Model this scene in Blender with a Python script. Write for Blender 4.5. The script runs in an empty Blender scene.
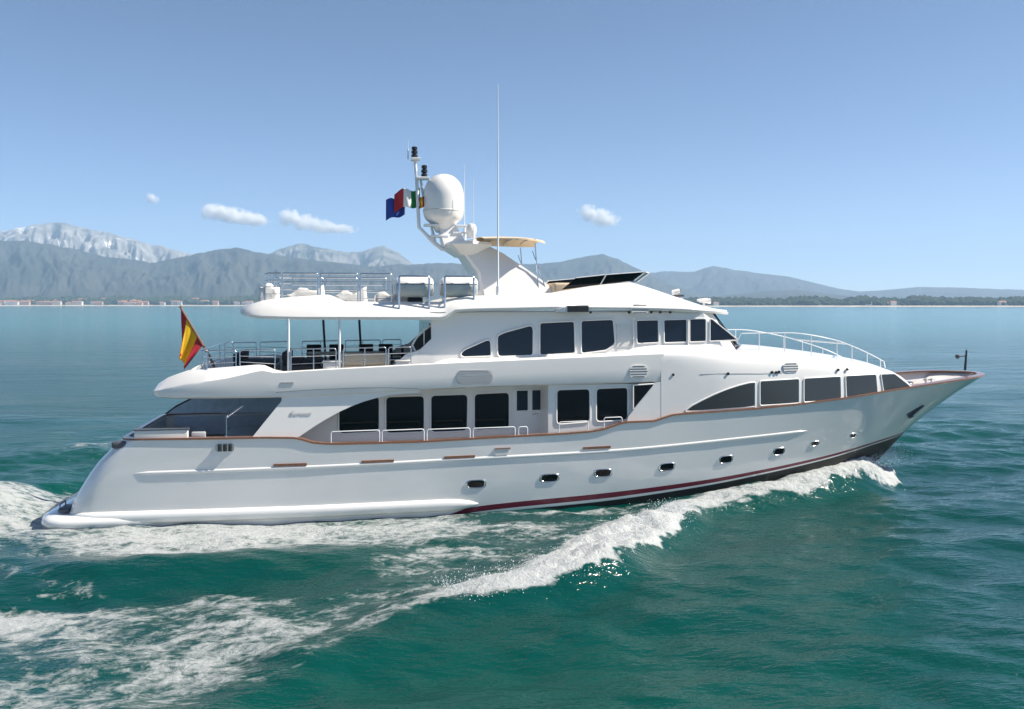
import bpy, bmesh, math, random
import numpy as np
from mathutils import Vector, Matrix
random.seed(7)
C = bpy.context.scene.collection
scene = bpy.context.scene
R = math.radians

# ------------------------------------------------------------------ camera
F, AL, HC, CX, CY, HZ = 900.0, R(10), 7.2, 9.88, -34.9, 304.0
ca, sa = math.cos(AL), math.sin(AL)
cam_d = bpy.data.cameras.new('camera'); cam = bpy.data.objects.new('camera', cam_d); C.objects.link(cam)
cam.location = (CX, CY, HC); cam.rotation_euler = (R(90), 0, -AL)
cam_d.sensor_width = 36; cam_d.lens = 36 * F / 1024
cam_d.shift_y = -(354.5 - HZ) / 1024
cam_d.clip_start = 0.5; cam_d.clip_end = 60000
scene.camera = cam

# ------------------------------------------------------------------ light
SUN_EL, SUN_AZ = R(47), R(102)          # azimuth clockwise from +Y
w = bpy.data.worlds.new('World'); scene.world = w; w.use_nodes = True
nt = w.node_tree; bg = nt.nodes['Background']
sky = nt.nodes.new('ShaderNodeTexSky'); sky.sky_type = 'NISHITA'; sky.sun_disc = False
sky.sun_elevation = SUN_EL; sky.sun_rotation = SUN_AZ
sky.altitude = 0; sky.air_density = 0.5; sky.dust_density = 0.15; sky.ozone_density = 1.6
nt.links.new(sky.outputs[0], bg.inputs['Color']); bg.inputs['Strength'].default_value = 0.068
sl = bpy.data.lights.new('sun', 'SUN'); sl.energy = 3.9; sl.angle = R(0.53); sl.color = (1, .93, .82)
so = bpy.data.objects.new('sun', sl); C.objects.link(so)
sd = Vector((math.sin(SUN_AZ)*math.cos(SUN_EL), math.cos(SUN_AZ)*math.cos(SUN_EL), math.sin(SUN_EL)))
so.rotation_euler = sd.to_track_quat('Z', 'Y').to_euler(); so.location = (0, 0, 60)
vs = scene.view_settings; vs.view_transform = 'Standard'; vs.look = 'None'; vs.gamma = 1; vs.use_curve_mapping = False
vs.exposure = 1.16
scene.cycles.volume_max_steps = 256; scene.cycles.volume_bounces = 16

# ------------------------------------------------------------------ helpers
def at(px, py, Y=0.0):
    "point of the photograph on the vertical plane y = Y, as (x, z)"
    u = (px-512)/F; v = (py-HZ)/F
    D = (Y-CY)/(ca-u*sa)
    return CX+D*(u*ca+sa), HC-v*D
def ground(px, py, z=0.0):
    D = (HC-z)*F/(py-HZ); X = (px-512)/F*D
    return CX+X*ca+D*sa, CY-X*sa+D*ca
def camw(X, D):
    "plan position X metres to the right of and D metres ahead of the camera"
    return CX+X*ca+D*sa, CY-X*sa+D*ca
def on(px, py, yf):
    "point of the photograph on the surface y = yf(x, z)"
    Y = -3.3
    for _ in range(12):
        x, z = at(px, py, Y); Y = yf(x, z)
    return Vector((x, Y, z))
def interp(tab):
    xs = [t[0] for t in tab]; ys = [t[1] for t in tab]
    return lambda x: float(np.interp(x, xs, ys))
def smooth_interp(tab):
    "monotone cubic through the table"
    xs = np.array([t[0] for t in tab], float); ys = np.array([t[1] for t in tab], float)
    d = np.diff(ys)/np.diff(xs); m = np.zeros(len(xs)); m[0] = d[0]; m[-1] = d[-1]
    for i in range(1, len(xs)-1):
        m[i] = 0 if d[i-1]*d[i] <= 0 else 2*d[i-1]*d[i]/(d[i-1]+d[i])
    def f(x):
        x = min(max(x, xs[0]), xs[-1]); i = min(int(np.searchsorted(xs, x, side='right'))-1, len(xs)-2)
        h = xs[i+1]-xs[i]; t = (x-xs[i])/h
        return float((2*t**3-3*t**2+1)*ys[i]+(t**3-2*t**2+t)*h*m[i]+(-2*t**3+3*t**2)*ys[i+1]+(t**3-t**2)*h*m[i+1])
    return f
def tag(o, label=None, cat=None, group=None, kind=None):
    if label: o['label'] = label
    if cat: o['category'] = cat
    if group: o['group'] = group
    if kind: o['kind'] = kind
    return o
def thing(name, label, cat, loc=(0, 0, 0), rz=0, group=None):
    o = bpy.data.objects.new(name, None); C.objects.link(o); o.empty_display_size = .3
    o.location = loc; o.rotation_euler = (0, 0, rz)
    return tag(o, label, cat, group)
def finish(name, me, mats, parent=None, smooth=False, world=True):
    for m in (mats if isinstance(mats, (list, tuple)) else [mats]): me.materials.append(m)
    if smooth:
        me.polygons.foreach_set('use_smooth', [True]*len(me.polygons))
        if smooth != 'all': me.set_sharp_from_angle(angle=R(smooth if smooth is not True else 35))
    o = bpy.data.objects.new(name, me); C.objects.link(o)
    if parent:
        o.parent = parent
        if world and parent.type == 'EMPTY':
            o.matrix_parent_inverse = Matrix.Translation(-Vector(parent.location))
    return o
class MB:
    "collects shapes and links them as ONE mesh object"
    def __init__(s): s.v = []; s.f = []; s.m = []
    def add(s, vs, fs, mi=0):
        b = len(s.v); s.v += [tuple(v) for v in vs]
        for f in fs: s.f.append([b+i for i in f]); s.m.append(mi)
    def box(s, x0, x1, y0, y1, z0, z1, mi=0):
        s.add([(x0,y0,z0),(x1,y0,z0),(x1,y1,z0),(x0,y1,z0),(x0,y0,z1),(x1,y0,z1),(x1,y1,z1),(x0,y1,z1)],
              [(0,3,2,1),(4,5,6,7),(0,1,5,4),(1,2,6,5),(2,3,7,6),(3,0,4,7)], mi)
    def rbox(s, x0, x1, y0, y1, z0, z1, r=.04, mi=0):
        bm = bmesh.new(); bmesh.ops.create_cube(bm, size=1)
        for v in bm.verts: v.co = Vector(((x0+x1)/2+v.co.x*(x1-x0), (y0+y1)/2+v.co.y*(y1-y0), (z0+z1)/2+v.co.z*(z1-z0)))
        bmesh.ops.bevel(bm, geom=bm.edges[:], offset=r, segments=3, affect='EDGES', profile=.5)
        bm.verts.index_update(); s.add([v.co for v in bm.verts], [[v.index for v in f.verts] for f in bm.faces], mi); bm.free()
    def tube(s, pts, r, n=8, mi=0, r1=None, cap=True):
        pts = [Vector(p) for p in pts]; rings = []; N = len(pts)
        up = None
        for i, p in enumerate(pts):
            d = (pts[min(i+1, N-1)]-pts[max(i-1, 0)]).normalized()
            if up is None:
                up = Vector((0, 0, 1)) if abs(d.z) < .9 else Vector((1, 0, 0))
            a = d.cross(up).normalized(); b = a.cross(d).normalized(); up = b
            rr = r if r1 is None else r+(r1-r)*i/(N-1)
            rings.append([p+rr*(math.cos(2*math.pi*k/n)*a+math.sin(2*math.pi*k/n)*b) for k in range(n)])
        s.loft(rings, True, cap, mi)
    def loft(s, rings, closed=True, cap=True, mi=0):
        n = len(rings[0]); vs = [v for r in rings for v in r]; fs = []
        for i in range(len(rings)-1):
            for k in range(n if closed else n-1):
                k2 = (k+1) % n
                fs.append((i*n+k, i*n+k2, (i+1)*n+k2, (i+1)*n+k))
        if cap and closed:
            fs.append(tuple(range(n))[::-1]); fs.append(tuple((len(rings)-1)*n+k for k in range(n)))
        s.add(vs, fs, mi)
    def lathe(s, prof, c=(0, 0, 0), n=24, mi=0, sx=1, sy=1):
        s.loft([[(c[0]+sx*r*math.cos(2*math.pi*k/n), c[1]+sy*r*math.sin(2*math.pi*k/n), c[2]+z) for k in range(n)] for r, z in prof], True, True, mi)
    def prism(s, poly, z0, z1, mi=0):
        z0f = z0 if callable(z0) else (lambda x, y: z0); z1f = z1 if callable(z1) else (lambda x, y: z1)
        s.loft([[(x, y, z0f(x, y)) for x, y in poly], [(x, y, z1f(x, y)) for x, y in poly]], True, True, mi)
    def sheet(s, outl, yf, d0, d1, mi=0, step=.22):
        "like slab, but the face is divided into columns so that it follows a curved side"
        xa, xb = min(p[0] for p in outl), max(p[0] for p in outl); e = (xb-xa)*.004
        xs = sorted(set([xa+e, xb-e]+[p[0] for p in outl if xa+e < p[0] < xb-e]+list(np.arange(xa+step, xb-step*.5, step))))
        xs = [x for i, x in enumerate(xs) if i == 0 or x-xs[i-1] > 1e-4]
        rings = []; n = len(outl)
        for x in xs:
            zz = []
            for i in range(n):
                (x0, z0), (x1, z1) = outl[i], outl[(i+1) % n]
                if (x0-x)*(x1-x) <= 0 and x0 != x1: zz.append(z0+(z1-z0)*(x-x0)/(x1-x0))
            a, b = min(zz), max(zz); q = [a+(b-a)*k/4 for k in range(5)]
            rings.append([(x, yf(x, z)-d1, z) for z in q]+[(x, yf(x, z)-d0, z) for z in q[::-1]])
        s.loft(rings, True, True, mi)
    def slab(s, outl, yf, d0, d1, mi=0):
        "flat outline of (x, z) points standing on the side surface yf, from d0 to d1 metres outboard"
        rings = [[(x, yf(x, z)-d, z) for x, z in outl] for d in (d0, d1)]
        s.loft(rings, True, True, mi)
    def build(s, name, mats, parent=None, smooth=False, mirror=False):
        v, f, m = s.v, s.f, s.m
        if mirror == 'twin':
            b = MB(); b.v = [(a, -q, c) for a, q, c in v]; b.f = [g[::-1] for g in f]; b.m = m
            b.build(name, mats, parent, smooth)
        elif mirror:
            n = len(v); v = v+[(a, -b, c) for a, b, c in v]; f = f+[[n+i for i in q][::-1] for q in f]; m = m+m
        me = bpy.data.meshes.new(name); me.from_pydata(v, [], f); me.polygons.foreach_set('material_index', m)
        bm = bmesh.new(); bm.from_mesh(me); bmesh.ops.remove_doubles(bm, verts=bm.verts, dist=1e-5)
        bmesh.ops.recalc_face_normals(bm, faces=bm.faces); bm.to_mesh(me); bm.free(); me.update()
        return finish(name, me, mats, parent, smooth)
def chaikin(p, n=2, w=.22):
    for _ in range(n):
        q = []
        for i in range(len(p)):
            a, b = Vector(p[i]), Vector(p[(i+1) % len(p)])
            q += [a.lerp(b, w), a.lerp(b, 1-w)]
        p = q
    return [tuple(v) for v in p]
def round_poly(p, r, n=4):
    "round the corners of a closed 2D outline with radius-like distance r"
    out = []; N = len(p)
    for i in range(N):
        a, b, c = Vector(p[i-1]), Vector(p[i]), Vector(p[(i+1) % N])
        d1 = min(r, (a-b).length*.45); d2 = min(r, (c-b).length*.45)
        s0 = b+(a-b).normalized()*d1; s1 = b+(c-b).normalized()*d2
        for k in range(n+1):
            t = k/n; out.append(tuple(s0*(1-t)**2+b*2*t*(1-t)+s1*t*t))
    return out

# ------------------------------------------------------------------ materials
def mat(name, col, rough=.5, metal=0, spec=.5, coat=0, noise=0, nscale=3, bump=0, bscale=20, emis=None):
    m = bpy.data.materials.new(name); m.use_nodes = True; t = m.node_tree; b = t.nodes['Principled BSDF']
    b.inputs['Base Color'].default_value = (*col, 1); b.inputs['Roughness'].default_value = rough
    b.inputs['Metallic'].default_value = metal; b.inputs['Specular IOR Level'].default_value = spec
    b.inputs['Coat Weight'].default_value = coat; b.inputs['Coat Roughness'].default_value = .05
    tc = t.nodes.new('ShaderNodeTexCoord')
    if noise:
        n = t.nodes.new('ShaderNodeTexNoise'); n.inputs['Scale'].default_value = nscale; n.inputs['Detail'].default_value = 6
        t.links.new(tc.outputs['Object'], n.inputs['Vector'])
        r = t.nodes.new('ShaderNodeMapRange'); r.inputs[1].default_value = .25; r.inputs[2].default_value = .75
        r.inputs[3].default_value = 1-noise; r.inputs[4].default_value = 1+noise
        t.links.new(n.outputs[0], r.inputs[0])
        mx = t.nodes.new('ShaderNodeVectorMath'); mx.operation = 'SCALE'; mx.inputs[0].default_value = col
        t.links.new(r.outputs[0], mx.inputs['Scale']); t.links.new(mx.outputs[0], b.inputs['Base Color'])
    if bump:
        n = t.nodes.new('ShaderNodeTexNoise'); n.inputs['Scale'].default_value = bscale; n.inputs['Detail'].default_value = 4
        t.links.new(tc.outputs['Object'], n.inputs['Vector'])
        bp = t.nodes.new('ShaderNodeBump'); bp.inputs['Strength'].default_value = bump; bp.inputs['Distance'].default_value = .02
        t.links.new(n.outputs[0], bp.inputs['Height']); t.links.new(bp.outputs[0], b.inputs['Normal'])
    return m
WHITE = mat('white_gelcoat', (.83, .80, .76), .28, coat=.5, noise=.02, nscale=.6)
HULLW = mat('white_hull_paint', (.79, .78, .75), .16, coat=1.0, noise=.025, nscale=.4, bump=.015, bscale=1.3)
CREAM = mat('cream_gelcoat', (.74, .72, .67), .4, noise=.03)
BLACKB = mat('black_bottom_paint', (.012, .012, .014), .5, noise=.2, nscale=2)
BURG = mat('burgundy_paint', (.16, .008, .03), .3, coat=.4)
TEAK = mat('varnished_teak', (.25, .12, .07), .28, coat=.5, noise=.25, nscale=9)
DECKT = mat('bare_teak_deck', (.42, .33, .26), .7, noise=.15, nscale=6)
GLASS = mat('tinted_glass', (.004, .005, .006), .04, spec=.3)
GLASSB = mat('blue_tinted_glass', (.006, .012, .024), .05, spec=.4)
GLASSG = mat('grey_tinted_glass', (.035, .037, .038), .12, spec=.6)
STEEL = mat('polished_steel', (.62, .63, .65), .18, metal=1)
PAINTS = mat('white_painted_tube', (.78, .79, .80), .3)
DARK = mat('black_plastic', (.015, .015, .017), .45, bump=.1, bscale=60)
GREY = mat('grey_grille', (.50, .50, .50), .5)
GROOVE = mat('dark_seam', (.10, .10, .11), .6)
CUSH = mat('black_cushion', (.012, .012, .014), .85, bump=.2, bscale=40)
BEIGE = mat('beige_cushion', (.55, .48, .38), .85, noise=.06, bump=.2, bscale=30)
COVER = mat('white_canvas_cover', (.74, .72, .68), .9, noise=.04, bump=.4, bscale=9)
TAN = mat('tan_canvas', (.60, .48, .34), .9, noise=.08, bump=.3, bscale=12)
DGREY = mat('dark_grey_paint', (.075, .085, .10), .5, noise=.1)
BLUET = mat('blue_grey_tabletop', (.26, .31, .38), .35, noise=.05)
# ------------------------------------------------------------------ hull surface
XR0, XR1, ZK = 2.3, 37.0, -1.2
TIP = .28
zs_rail = interp([(2.3,2.72),(7.0,2.70),(7.9,2.67),(8.15,2.62),(8.5,2.50),(8.9,2.45),(9.4,2.43),(12.15,2.43),(15,2.52),(17.1,2.575),(18.2,2.63),(18.7,2.70),(19.35,2.91),(19.6,2.94),(20.6,2.955),(21.3,3.16),(21.7,3.19),(24.7,3.31),(26.5,3.43),(28.6,3.60),(30.9,3.84),(33,4.02),(35,4.18),(37,4.26)])
zs_sm = smooth_interp([(2.3,2.72),(12,2.75),(20,2.98),(24.7,3.31),(28.6,3.60),(30.9,3.84),(33,4.02),(35,4.18),(37,4.26)])
bs_f = smooth_interp([(2.3,3.45),(6,3.66),(10,3.75),(19,3.75),(23,3.66),(26,3.46),(29,3.14),(31,2.82),(33,2.47),(34.5,2.18),(35.4,1.90),(36.1,1.52),(36.55,1.10),(36.85,.60),(37,0)])
p_f = smooth_interp([(2.3,.05),(14,.05),(19,.07),(23,.13),(27,.26),(31,.44),(34,.75),(36,1.0),(37,1.1)])
x_tr = smooth_interp([(-1.2,.5),(.3,.55),(.5,.62),(1,.88),(2,1.55),(2.72,2.3),(3,2.6)])
x_st = smooth_interp([(-1.2,30.0),(0,31.3),(.8,31.95),(1.4,32.45),(2.05,33.1),(2.9,34.25),(3.6,35.3),(4.0,36.05),(4.26,36.48)])
def shift(xr, z):
    s = (x_tr(z)-2.3)*max(0, 1-(xr-2.3)/5)
    if xr > 25: s += (x_st(z)-37)*((xr-25)/12)**1.5
    return s
def b_r(xr, z):
    t = min(max((z-ZK)/(zs_sm(xr)-ZK), 0), 1.15)
    b = bs_f(xr)*(t**p_f(xr) if t > 0 else 0)
    d = xr-2.3; r = .55
    if d < r: b -= r-math.sqrt(max(0, r*r-(r-d)**2))
    return b
def hull_b(x, z):
    "half beam of the hull at (x, z)"
    xr = x
    for _ in range(25): xr = min(max(.5*xr+.5*(x-shift(xr, z)), XR0), XR1)
    return b_r(xr, z)
hull_y = lambda x, z: -hull_b(x, z)
zC = smooth_interp([(0,-.60),(12.6,-.34),(13.9,.06),(18.7,.37),(22.5,.66),(25,.93),(28,1.30),(30,1.58),(33,2.0),(37,2.6)])
th = interp([(0,.05),(14,.17),(19,.17),(25,.11),(30,.08),(37,.05)])
zR = smooth_interp([(0,1.56),(2.7,1.60),(8.1,1.66),(14,1.79),(18.6,1.90),(24.7,2.24),(27,2.38),(31,2.75),(37,3.5)])
ROWS = [lambda x: ZK, lambda x: zC(x)-3*th(x)-.3, lambda x: zC(x)-1.75*th(x), lambda x: zC(x)-1.15*th(x), lambda x: zC(x),
        lambda x: .6*zC(x)+.4*zR(x), lambda x: .3*zC(x)+.7*zR(x), zR,
        lambda x: zR(x)+.35*(zs_rail(x)-zR(x)), lambda x: zR(x)+.7*(zs_rail(x)-zR(x)), zs_rail]
XRS = sorted(set(list(np.round(2.3+.55*(1-np.cos(np.linspace(0, math.pi/2, 7))), 3))+list(np.arange(3, 8, .4))+list(np.arange(7.8, 9.6, .12))+list(np.arange(9.8, 18, .5))+list(np.arange(18, 22, .12))
                 +list(np.arange(22.2, 34.5, .4))+list(np.arange(34.6, 36.5, .15))+[36.55,36.65,36.75,36.83,36.9,36.95,36.985,37.0]))
def hull_pt(xr, row):
    x = xr
    for _ in range(20):
        z = ROWS[row](min(x, 37)); x = .5*x+.5*(xr+shift(xr, z))
    return Vector((x, -b_r(xr, z), z))
yacht = thing('motor_yacht', 'long white three deck motor yacht under way on the teal sea', 'yacht', (18.5, 0, 0))
def _ss(a, b, x):
    t = min(max((x-a)/(b-a), 0), 1); return t*t*(3-2*t)
mb = MB(); NR = len(ROWS)
# finer rows between the defined ones
grid = []
for xr in XRS:
    col = [hull_pt(xr, r) for r in range(NR)]
    grid.append(col)
rowmat = {0: 1, 1: 1, 2: 0, 3: 2}
for i in range(len(XRS)-1):
    for r in range(NR-1):
        mi = rowmat.get(r, 0)
        mb.add([grid[i][r], grid[i+1][r], grid[i+1][r+1], grid[i][r+1]], [(0,1,2,3)], mi)
# transom: join the two sides at the first station
for r in range(NR-1):
    a, b_ = grid[0][r], grid[0][r+1]
    mb.add([a, b_, (b_.x, 0, b_.z), (a.x, 0, a.z)], [(0,1,2,3)], 0 if r >= 2 else 1)
hull = mb.build('hull', [HULLW, BLACKB, BURG], yacht, smooth=40, mirror=True)
# inner bulwark and main deck
zdeck = interp([(2.3,1.85),(9,1.85),(20,1.95),(24,2.6),(29,3.1),(31,3.35),(34,3.6),(37,3.75)])
top = [hull_pt(xr, NR-1) for xr in XRS]
def inner(p, d=.14):
    return Vector((p.x+(.14 if p.x < 2.9 else 0)-max(0, p.x-36.2)*.4, min(p.y+d, 0), p.z))
mb = MB(); mi_ = MB(); foot = []
for xr, p in zip(XRS, top):
    q = inner(p); zd = min(zdeck(q.x), q.z-.05); x = xr+shift(xr, zd)+(.14 if xr < 2.9 else 0)-(.25 if xr > 36 else 0)
    if xr < 2.9: x = q.x
    foot.append(Vector((x, min(-b_r(xr, zd)+.13, 0), zd)))
for i in range(len(top)-1):
    a, b_ = inner(top[i]), inner(top[i+1])
    mb.add([top[i], top[i+1], b_, a], [(0,1,2,3)])
    mb.add([a, b_, foot[i+1], foot[i]], [(0,1,2,3)])
    f0, f1 = foot[i], foot[i+1]
    mi_.add([f0, f1, (f1.x, 0, f1.z), (f0.x, 0, f0.z)], [(0,1,2,3)])
a = inner(top[0]); mb.add([top[0], a, (a.x, 0, a.z), (top[0].x, 0, top[0].z)], [(0,1,2,3)])
mb.add([a, (a.x, 0, a.z), (a.x, 0, foot[0].z), (a.x, foot[0].y, foot[0].z)], [(0,1,2,3)])
bulw = mb.build('bulwark', [WHITE], yacht, smooth=35, mirror=True)
mdeck = mi_.build('main_deck', [DECKT], yacht, mirror=True)
# varnished cap rail all round
mb = MB(); rings = []
for p in top:
    q = inner(p, .17+.10*_ss(20, 26, p.x)+.12*_ss(31,34.5,p.x)); q.x -= .18*_ss(35.6,36.6,p.x); o = Vector((p.x+(.05 if p.x > 36.6 else 0)-(.03 if p.x < 2.9 else 0), p.y-.035, p.z))
    rings.append([(o.x, o.y, o.z-.02), (o.x, o.y, o.z+.045), (q.x, q.y, q.z+.05), (q.x, q.y, q.z-.0)])
mb.loft(rings, True, False)
x0 = top[0].x; mb.add([rings[0][0], rings[0][1], (x0-.03, 0, rings[0][1][2]), (x0-.03, 0, rings[0][0][2])], [(0,1,2,3)])
mb.add([rings[0][1], rings[0][2], (rings[0][2][0], 0, rings[0][2][2]), (x0-.03, 0, rings[0][1][2])], [(0,1,2,3)])
mb.build('cap_rail', [TEAK], hull, smooth=40, mirror=True)
# rub rail and spray rail mouldings, following the hull
def moulding(name, zf, xa, xb, h, d, parent, step=.4, taper=.5, m=HULLW):
    mb = MB(); rings = []; xs = list(np.arange(xa, xb, step))+[xb]
    for x in xs:
        k = min(1, (x-xa)/taper+.02, (xb-x)/taper+.02); k = math.sqrt(max(k, .02)); z = zf(x); rg = []
        for j in range(9):
            an = -math.pi/2+math.pi*j/8
            zz = z+h*k*math.sin(an); rg.append((x, -hull_b(x, zz)+.02-(d*k+.02)*max(0, math.cos(an))**.8, zz))
        rings.append(rg)
    mb.loft(rings, False, False)
    return mb.build(name, [m], parent, smooth='all', mirror=True)
moulding('rub_rail', zR, 2.75, 26.9, .065, .035, hull)
zSp = interp([(0,.14),(1,.13),(8,.13),(14,.18)])
moulding('spray_rail', zSp, .3, 14.2, .22, .16, hull, taper=.9)
# swim platform
mb = MB()
half = [(4.2,-3.2),(3.2,-3.48),(2.0,-3.56),(1.1,-3.59),(.5,-3.59),(.1,-3.5),(-.18,-3.2),(-.36,-2.6)]
poly = half+[(x, -y) for x, y in half[::-1]]
outer = [(p[0], p[1]) for p in poly]
def inset(d): return [(p[0]+d*(p[0] < 1), p[1]*(1-d/3.5)) for p in poly]
mb.loft([[(x, y, z) for x, y in inset(d)] for d, z in ((.22,-.3),(.06,-.14),(0,.02),(.04,.14),(.16,.23))], True, True)
mb.build('swim_platform', [HULLW], yacht, smooth=50)
mb = MB(); mb.rbox(.25,.6,-3.0,-2.2,.28,.42,.05); mb.tube([(.3,-2.9,.4),(.3,-2.9,.55),(.3,-2.3,.55),(.3,-2.3,.4)], .02)
mb.build('boarding_step', [DGREY], yacht, smooth=30)

# portholes
for i, (px, py) in enumerate([(476,484),(549.5,478),(603,473),(667,467),(726,459.5),(779,451.5),(815,443.5),(853,435.5)]):
    c = on(px, py, hull_y); wdt = [.36,.36,.34,.32,.30,.26,.20,.17][i]; hh = .15 if i < 6 else .1
    ol = [(c.x+wdt*math.copysign(abs(math.cos(a))**.6, math.cos(a)), c.z+hh*math.copysign(abs(math.sin(a))**.6, math.sin(a))+(.10 if i > 2 else .03)*wdt*math.cos(a)) for a in np.linspace(0, 2*math.pi, 25)[:-1]]
    mb = MB(); mb.slab([(c.x+(x-c.x)*.86, c.z+(z-c.z)*.8) for x, z in ol], hull_y, -.01, .006)
    pt = mb.build('porthole', [GLASS], hull)
    mb = MB(); big = [[(c.x+(x-c.x)*k, hull_y(c.x+(x-c.x)*k, c.z+(z-c.z)*k)-d, c.z+(z-c.z)*k) for x, z in ol] for k, d in ((.8,0),(.86,.02),(.95,.022),(1.04,0))]
    mb.loft([[b for b in r] for r in big], True, False); mb.build('porthole_rim', [STEEL], pt, smooth='all')
# teak freeing port strips
for px0, px1, py0, py1 in [(273.5,307,465.2,464.2),(361.5,394,461.8,460.6),(444,475,457.6,456.2),(583,610.5,448.2,446.9)]:
    a, b_ = on(px0, py0, hull_y), on(px1, py1, hull_y); mb = MB()
    mb.slab(round_poly([(a.x,a.z-.045),(b_.x,b_.z-.045),(b_.x,b_.z+.045),(a.x,a.z+.045)], .03), hull_y, -.01, .035)
    mb.build('freeing_port', [TEAK], hull)
a = on(502.5, 451.8, hull_y); mb = MB()
mb.slab(round_poly([(a.x-.27,a.z-.13),(a.x+.2,a.z-.11),(a.x+.28,a.z+.13),(a.x-.27,a.z+.12)], .05), hull_y, -.01, .03)
lk = mb.build('boarding_hatch', [CREAM], hull)
mb = MB(); mb.slab([(a.x-.27,a.z+.10),(a.x+.28,a.z+.11),(a.x+.28,a.z+.15),(a.x-.27,a.z+.14)], hull_y, .0, .05); mb.build('hatch_trim', [TEAK], lk)
# mooring fairlead with three rollers
a = on(225, 447.5, hull_y); mb = MB()
mb.slab(round_poly([(a.x-.3,a.z-.14),(a.x+.3,a.z-.14),(a.x+.3,a.z+.13),(a.x-.3,a.z+.13)], .1), hull_y, -.01, .025)
fl = mb.build('fairlead', [STEEL], hull, smooth=30)
for k in (-1, 0, 1):
    mb = MB(); mb.tube([(a.x+k*.17, a.y-.06, a.z-.11),(a.x+k*.17, a.y-.06, a.z+.11)], .055, 10); mb.build('roller', [DARK], fl, smooth=40)
# stern fairlead at the quarter
mb = MB(); mb.rbox(2.02,2.55,-3.42,-3.05,2.42,2.66,.08); mb.build('stern_chock', [DGREY], hull, smooth=30)
# anchor pocket in the bow flare with its anchor
mb = MB(); P = [on(x, y, hull_y) for x, y in [(906,414.5),(916,408.5),(923,405),(919,409),(909,416.5)]]
mb.slab([(p.x, p.z) for p in P], hull_y, -.03, .02); ap = mb.build('anchor_pocket', [DGREY], hull)
mb = MB(); q = P[4]; mb.tube([P[2]+Vector((0,-.04,-.02)), q+Vector((0,-.05,-.02))], .04, 8); mb.tube([q+Vector((-.12,-.05,.10)), q+Vector((-.02,-.08,-.04)), q+Vector((.15,-.05,.02))], .04, 8)
mb.build('anchor', [DGREY], ap, smooth=40)

# ------------------------------------------------------------------ main deck house
mb = MB()
mb.prism([(7.9,-2.6),(16.62,-2.6),(16.75,-3.4),(21.2,-3.45),(21.2,3.45),(16.75,3.4),(16.62,2.6),(7.9,2.6)], 1.84, 4.3)
house = mb.build('main_deckhouse', [WHITE], yacht)
yA = lambda x, z: -2.6
def _ss(a, b, x):
    t = min(max((x-a)/(b-a), 0), 1); return t*t*(3-2*t)
yB = lambda x, z: -3.4-.05*(x-16.75)/4.45
yS = lambda x, z: -(min(hull_b(x, min(z, zs_rail(x))), 3.66)-.04-.10*max(0, z-zs_rail(x))*float(_ss(21.5, 29, x)))
def window(parent, pts, yf, glass=GLASS, r=.11, frame=.05, fm=None, name='window', fd=.03, lift=.008):
    ol = [(p.x, p.z) for p in (on(px, py, yf) for px, py in pts)]
    if r: ol = round_poly(ol, r)
    cx = sum(p[0] for p in ol)/len(ol); cz = sum(p[1] for p in ol)/len(ol)
    mb = MB(); mb.sheet(ol, yf, -.02, lift); o = mb.build(name, [glass], parent, smooth=30)
    n = len(ol)
    def off(d):
        out = []
        for i in range(n):
            a, b_ = Vector(ol[(i-1) % n]), Vector(ol[(i+1) % n]); t = (b_-a)
            t = t.normalized() if t.length > 1e-6 else Vector((1,0)); nn = Vector((t.y, -t.x))
            p = Vector(ol[i]); 
            if (p+nn*.01-Vector((cx,cz))).length < (p-Vector((cx,cz))).length: nn = -nn
            p = p+nn*d; out.append((p.x, p.y))
        return out
    if frame:
        mb = MB(); rg = []
        for d, h in ((-.012,.0),(-.008,.02),(frame*.45,fd),(frame,fd*.8),(frame+.01,0)):
            rg.append([(x, yf(x, z)-h, z) for x, z in off(d)])
        mb.loft(rg, True, False); mb.build('window_frame', [fm or WHITE], o, smooth='all')
    return o
for q in [[(339,398.5),(379,396.5),(379,431.5),(339,433.5)], [(386,397),(424,395.8),(424,431.5),(386,433)], [(431,395.5),(467.5,394.5),(467,430.5),(431,432)], [(474.5,394),(509,392.5),(509,428),(474.5,430)]]:
    window(house, q, yA, r=.16)
for q in [[(557,390),(589.5,389),(589.5,421.5),(557,424)], [(596.5,388.8),(627.5,387.5),(627.5,419.5),(596.5,421.5)]]:
    window(house, q, yB, r=.14)
window(house, [(633.5,385.5),(654,384.3),(633.5,409.5)], lambda x, z: yB(x, z)-.14, r=.05, frame=.03)
# double side door
mb = MB(); ol = [on(x, y, yA) for x, y in [(513,389),(546,388),(546,437),(513,439)]]
mb.slab([(p.x, p.z) for p in ol], yA, -.02, .03); door = mb.build('side_door', [WHITE], house)
yD = lambda x, z: -2.63
for q in [[(516.5,390.5),(528,390.2),(528,410.5),(516.5,411)], [(532,390),(543.5,389.7),(543.5,410),(532,410.3)]]:
    window(door, q, yD, r=.03, frame=.03, name='door_pane', glass=GLASSB)
a = on(535, 414, yD); mb = MB(); mb.tube([a+Vector((-.1,-.05,0)), a+Vector((.1,-.05,.02)), a+Vector((.08,-.05,-.1))], .018); mb.build('handle', [STEEL], door)

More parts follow.
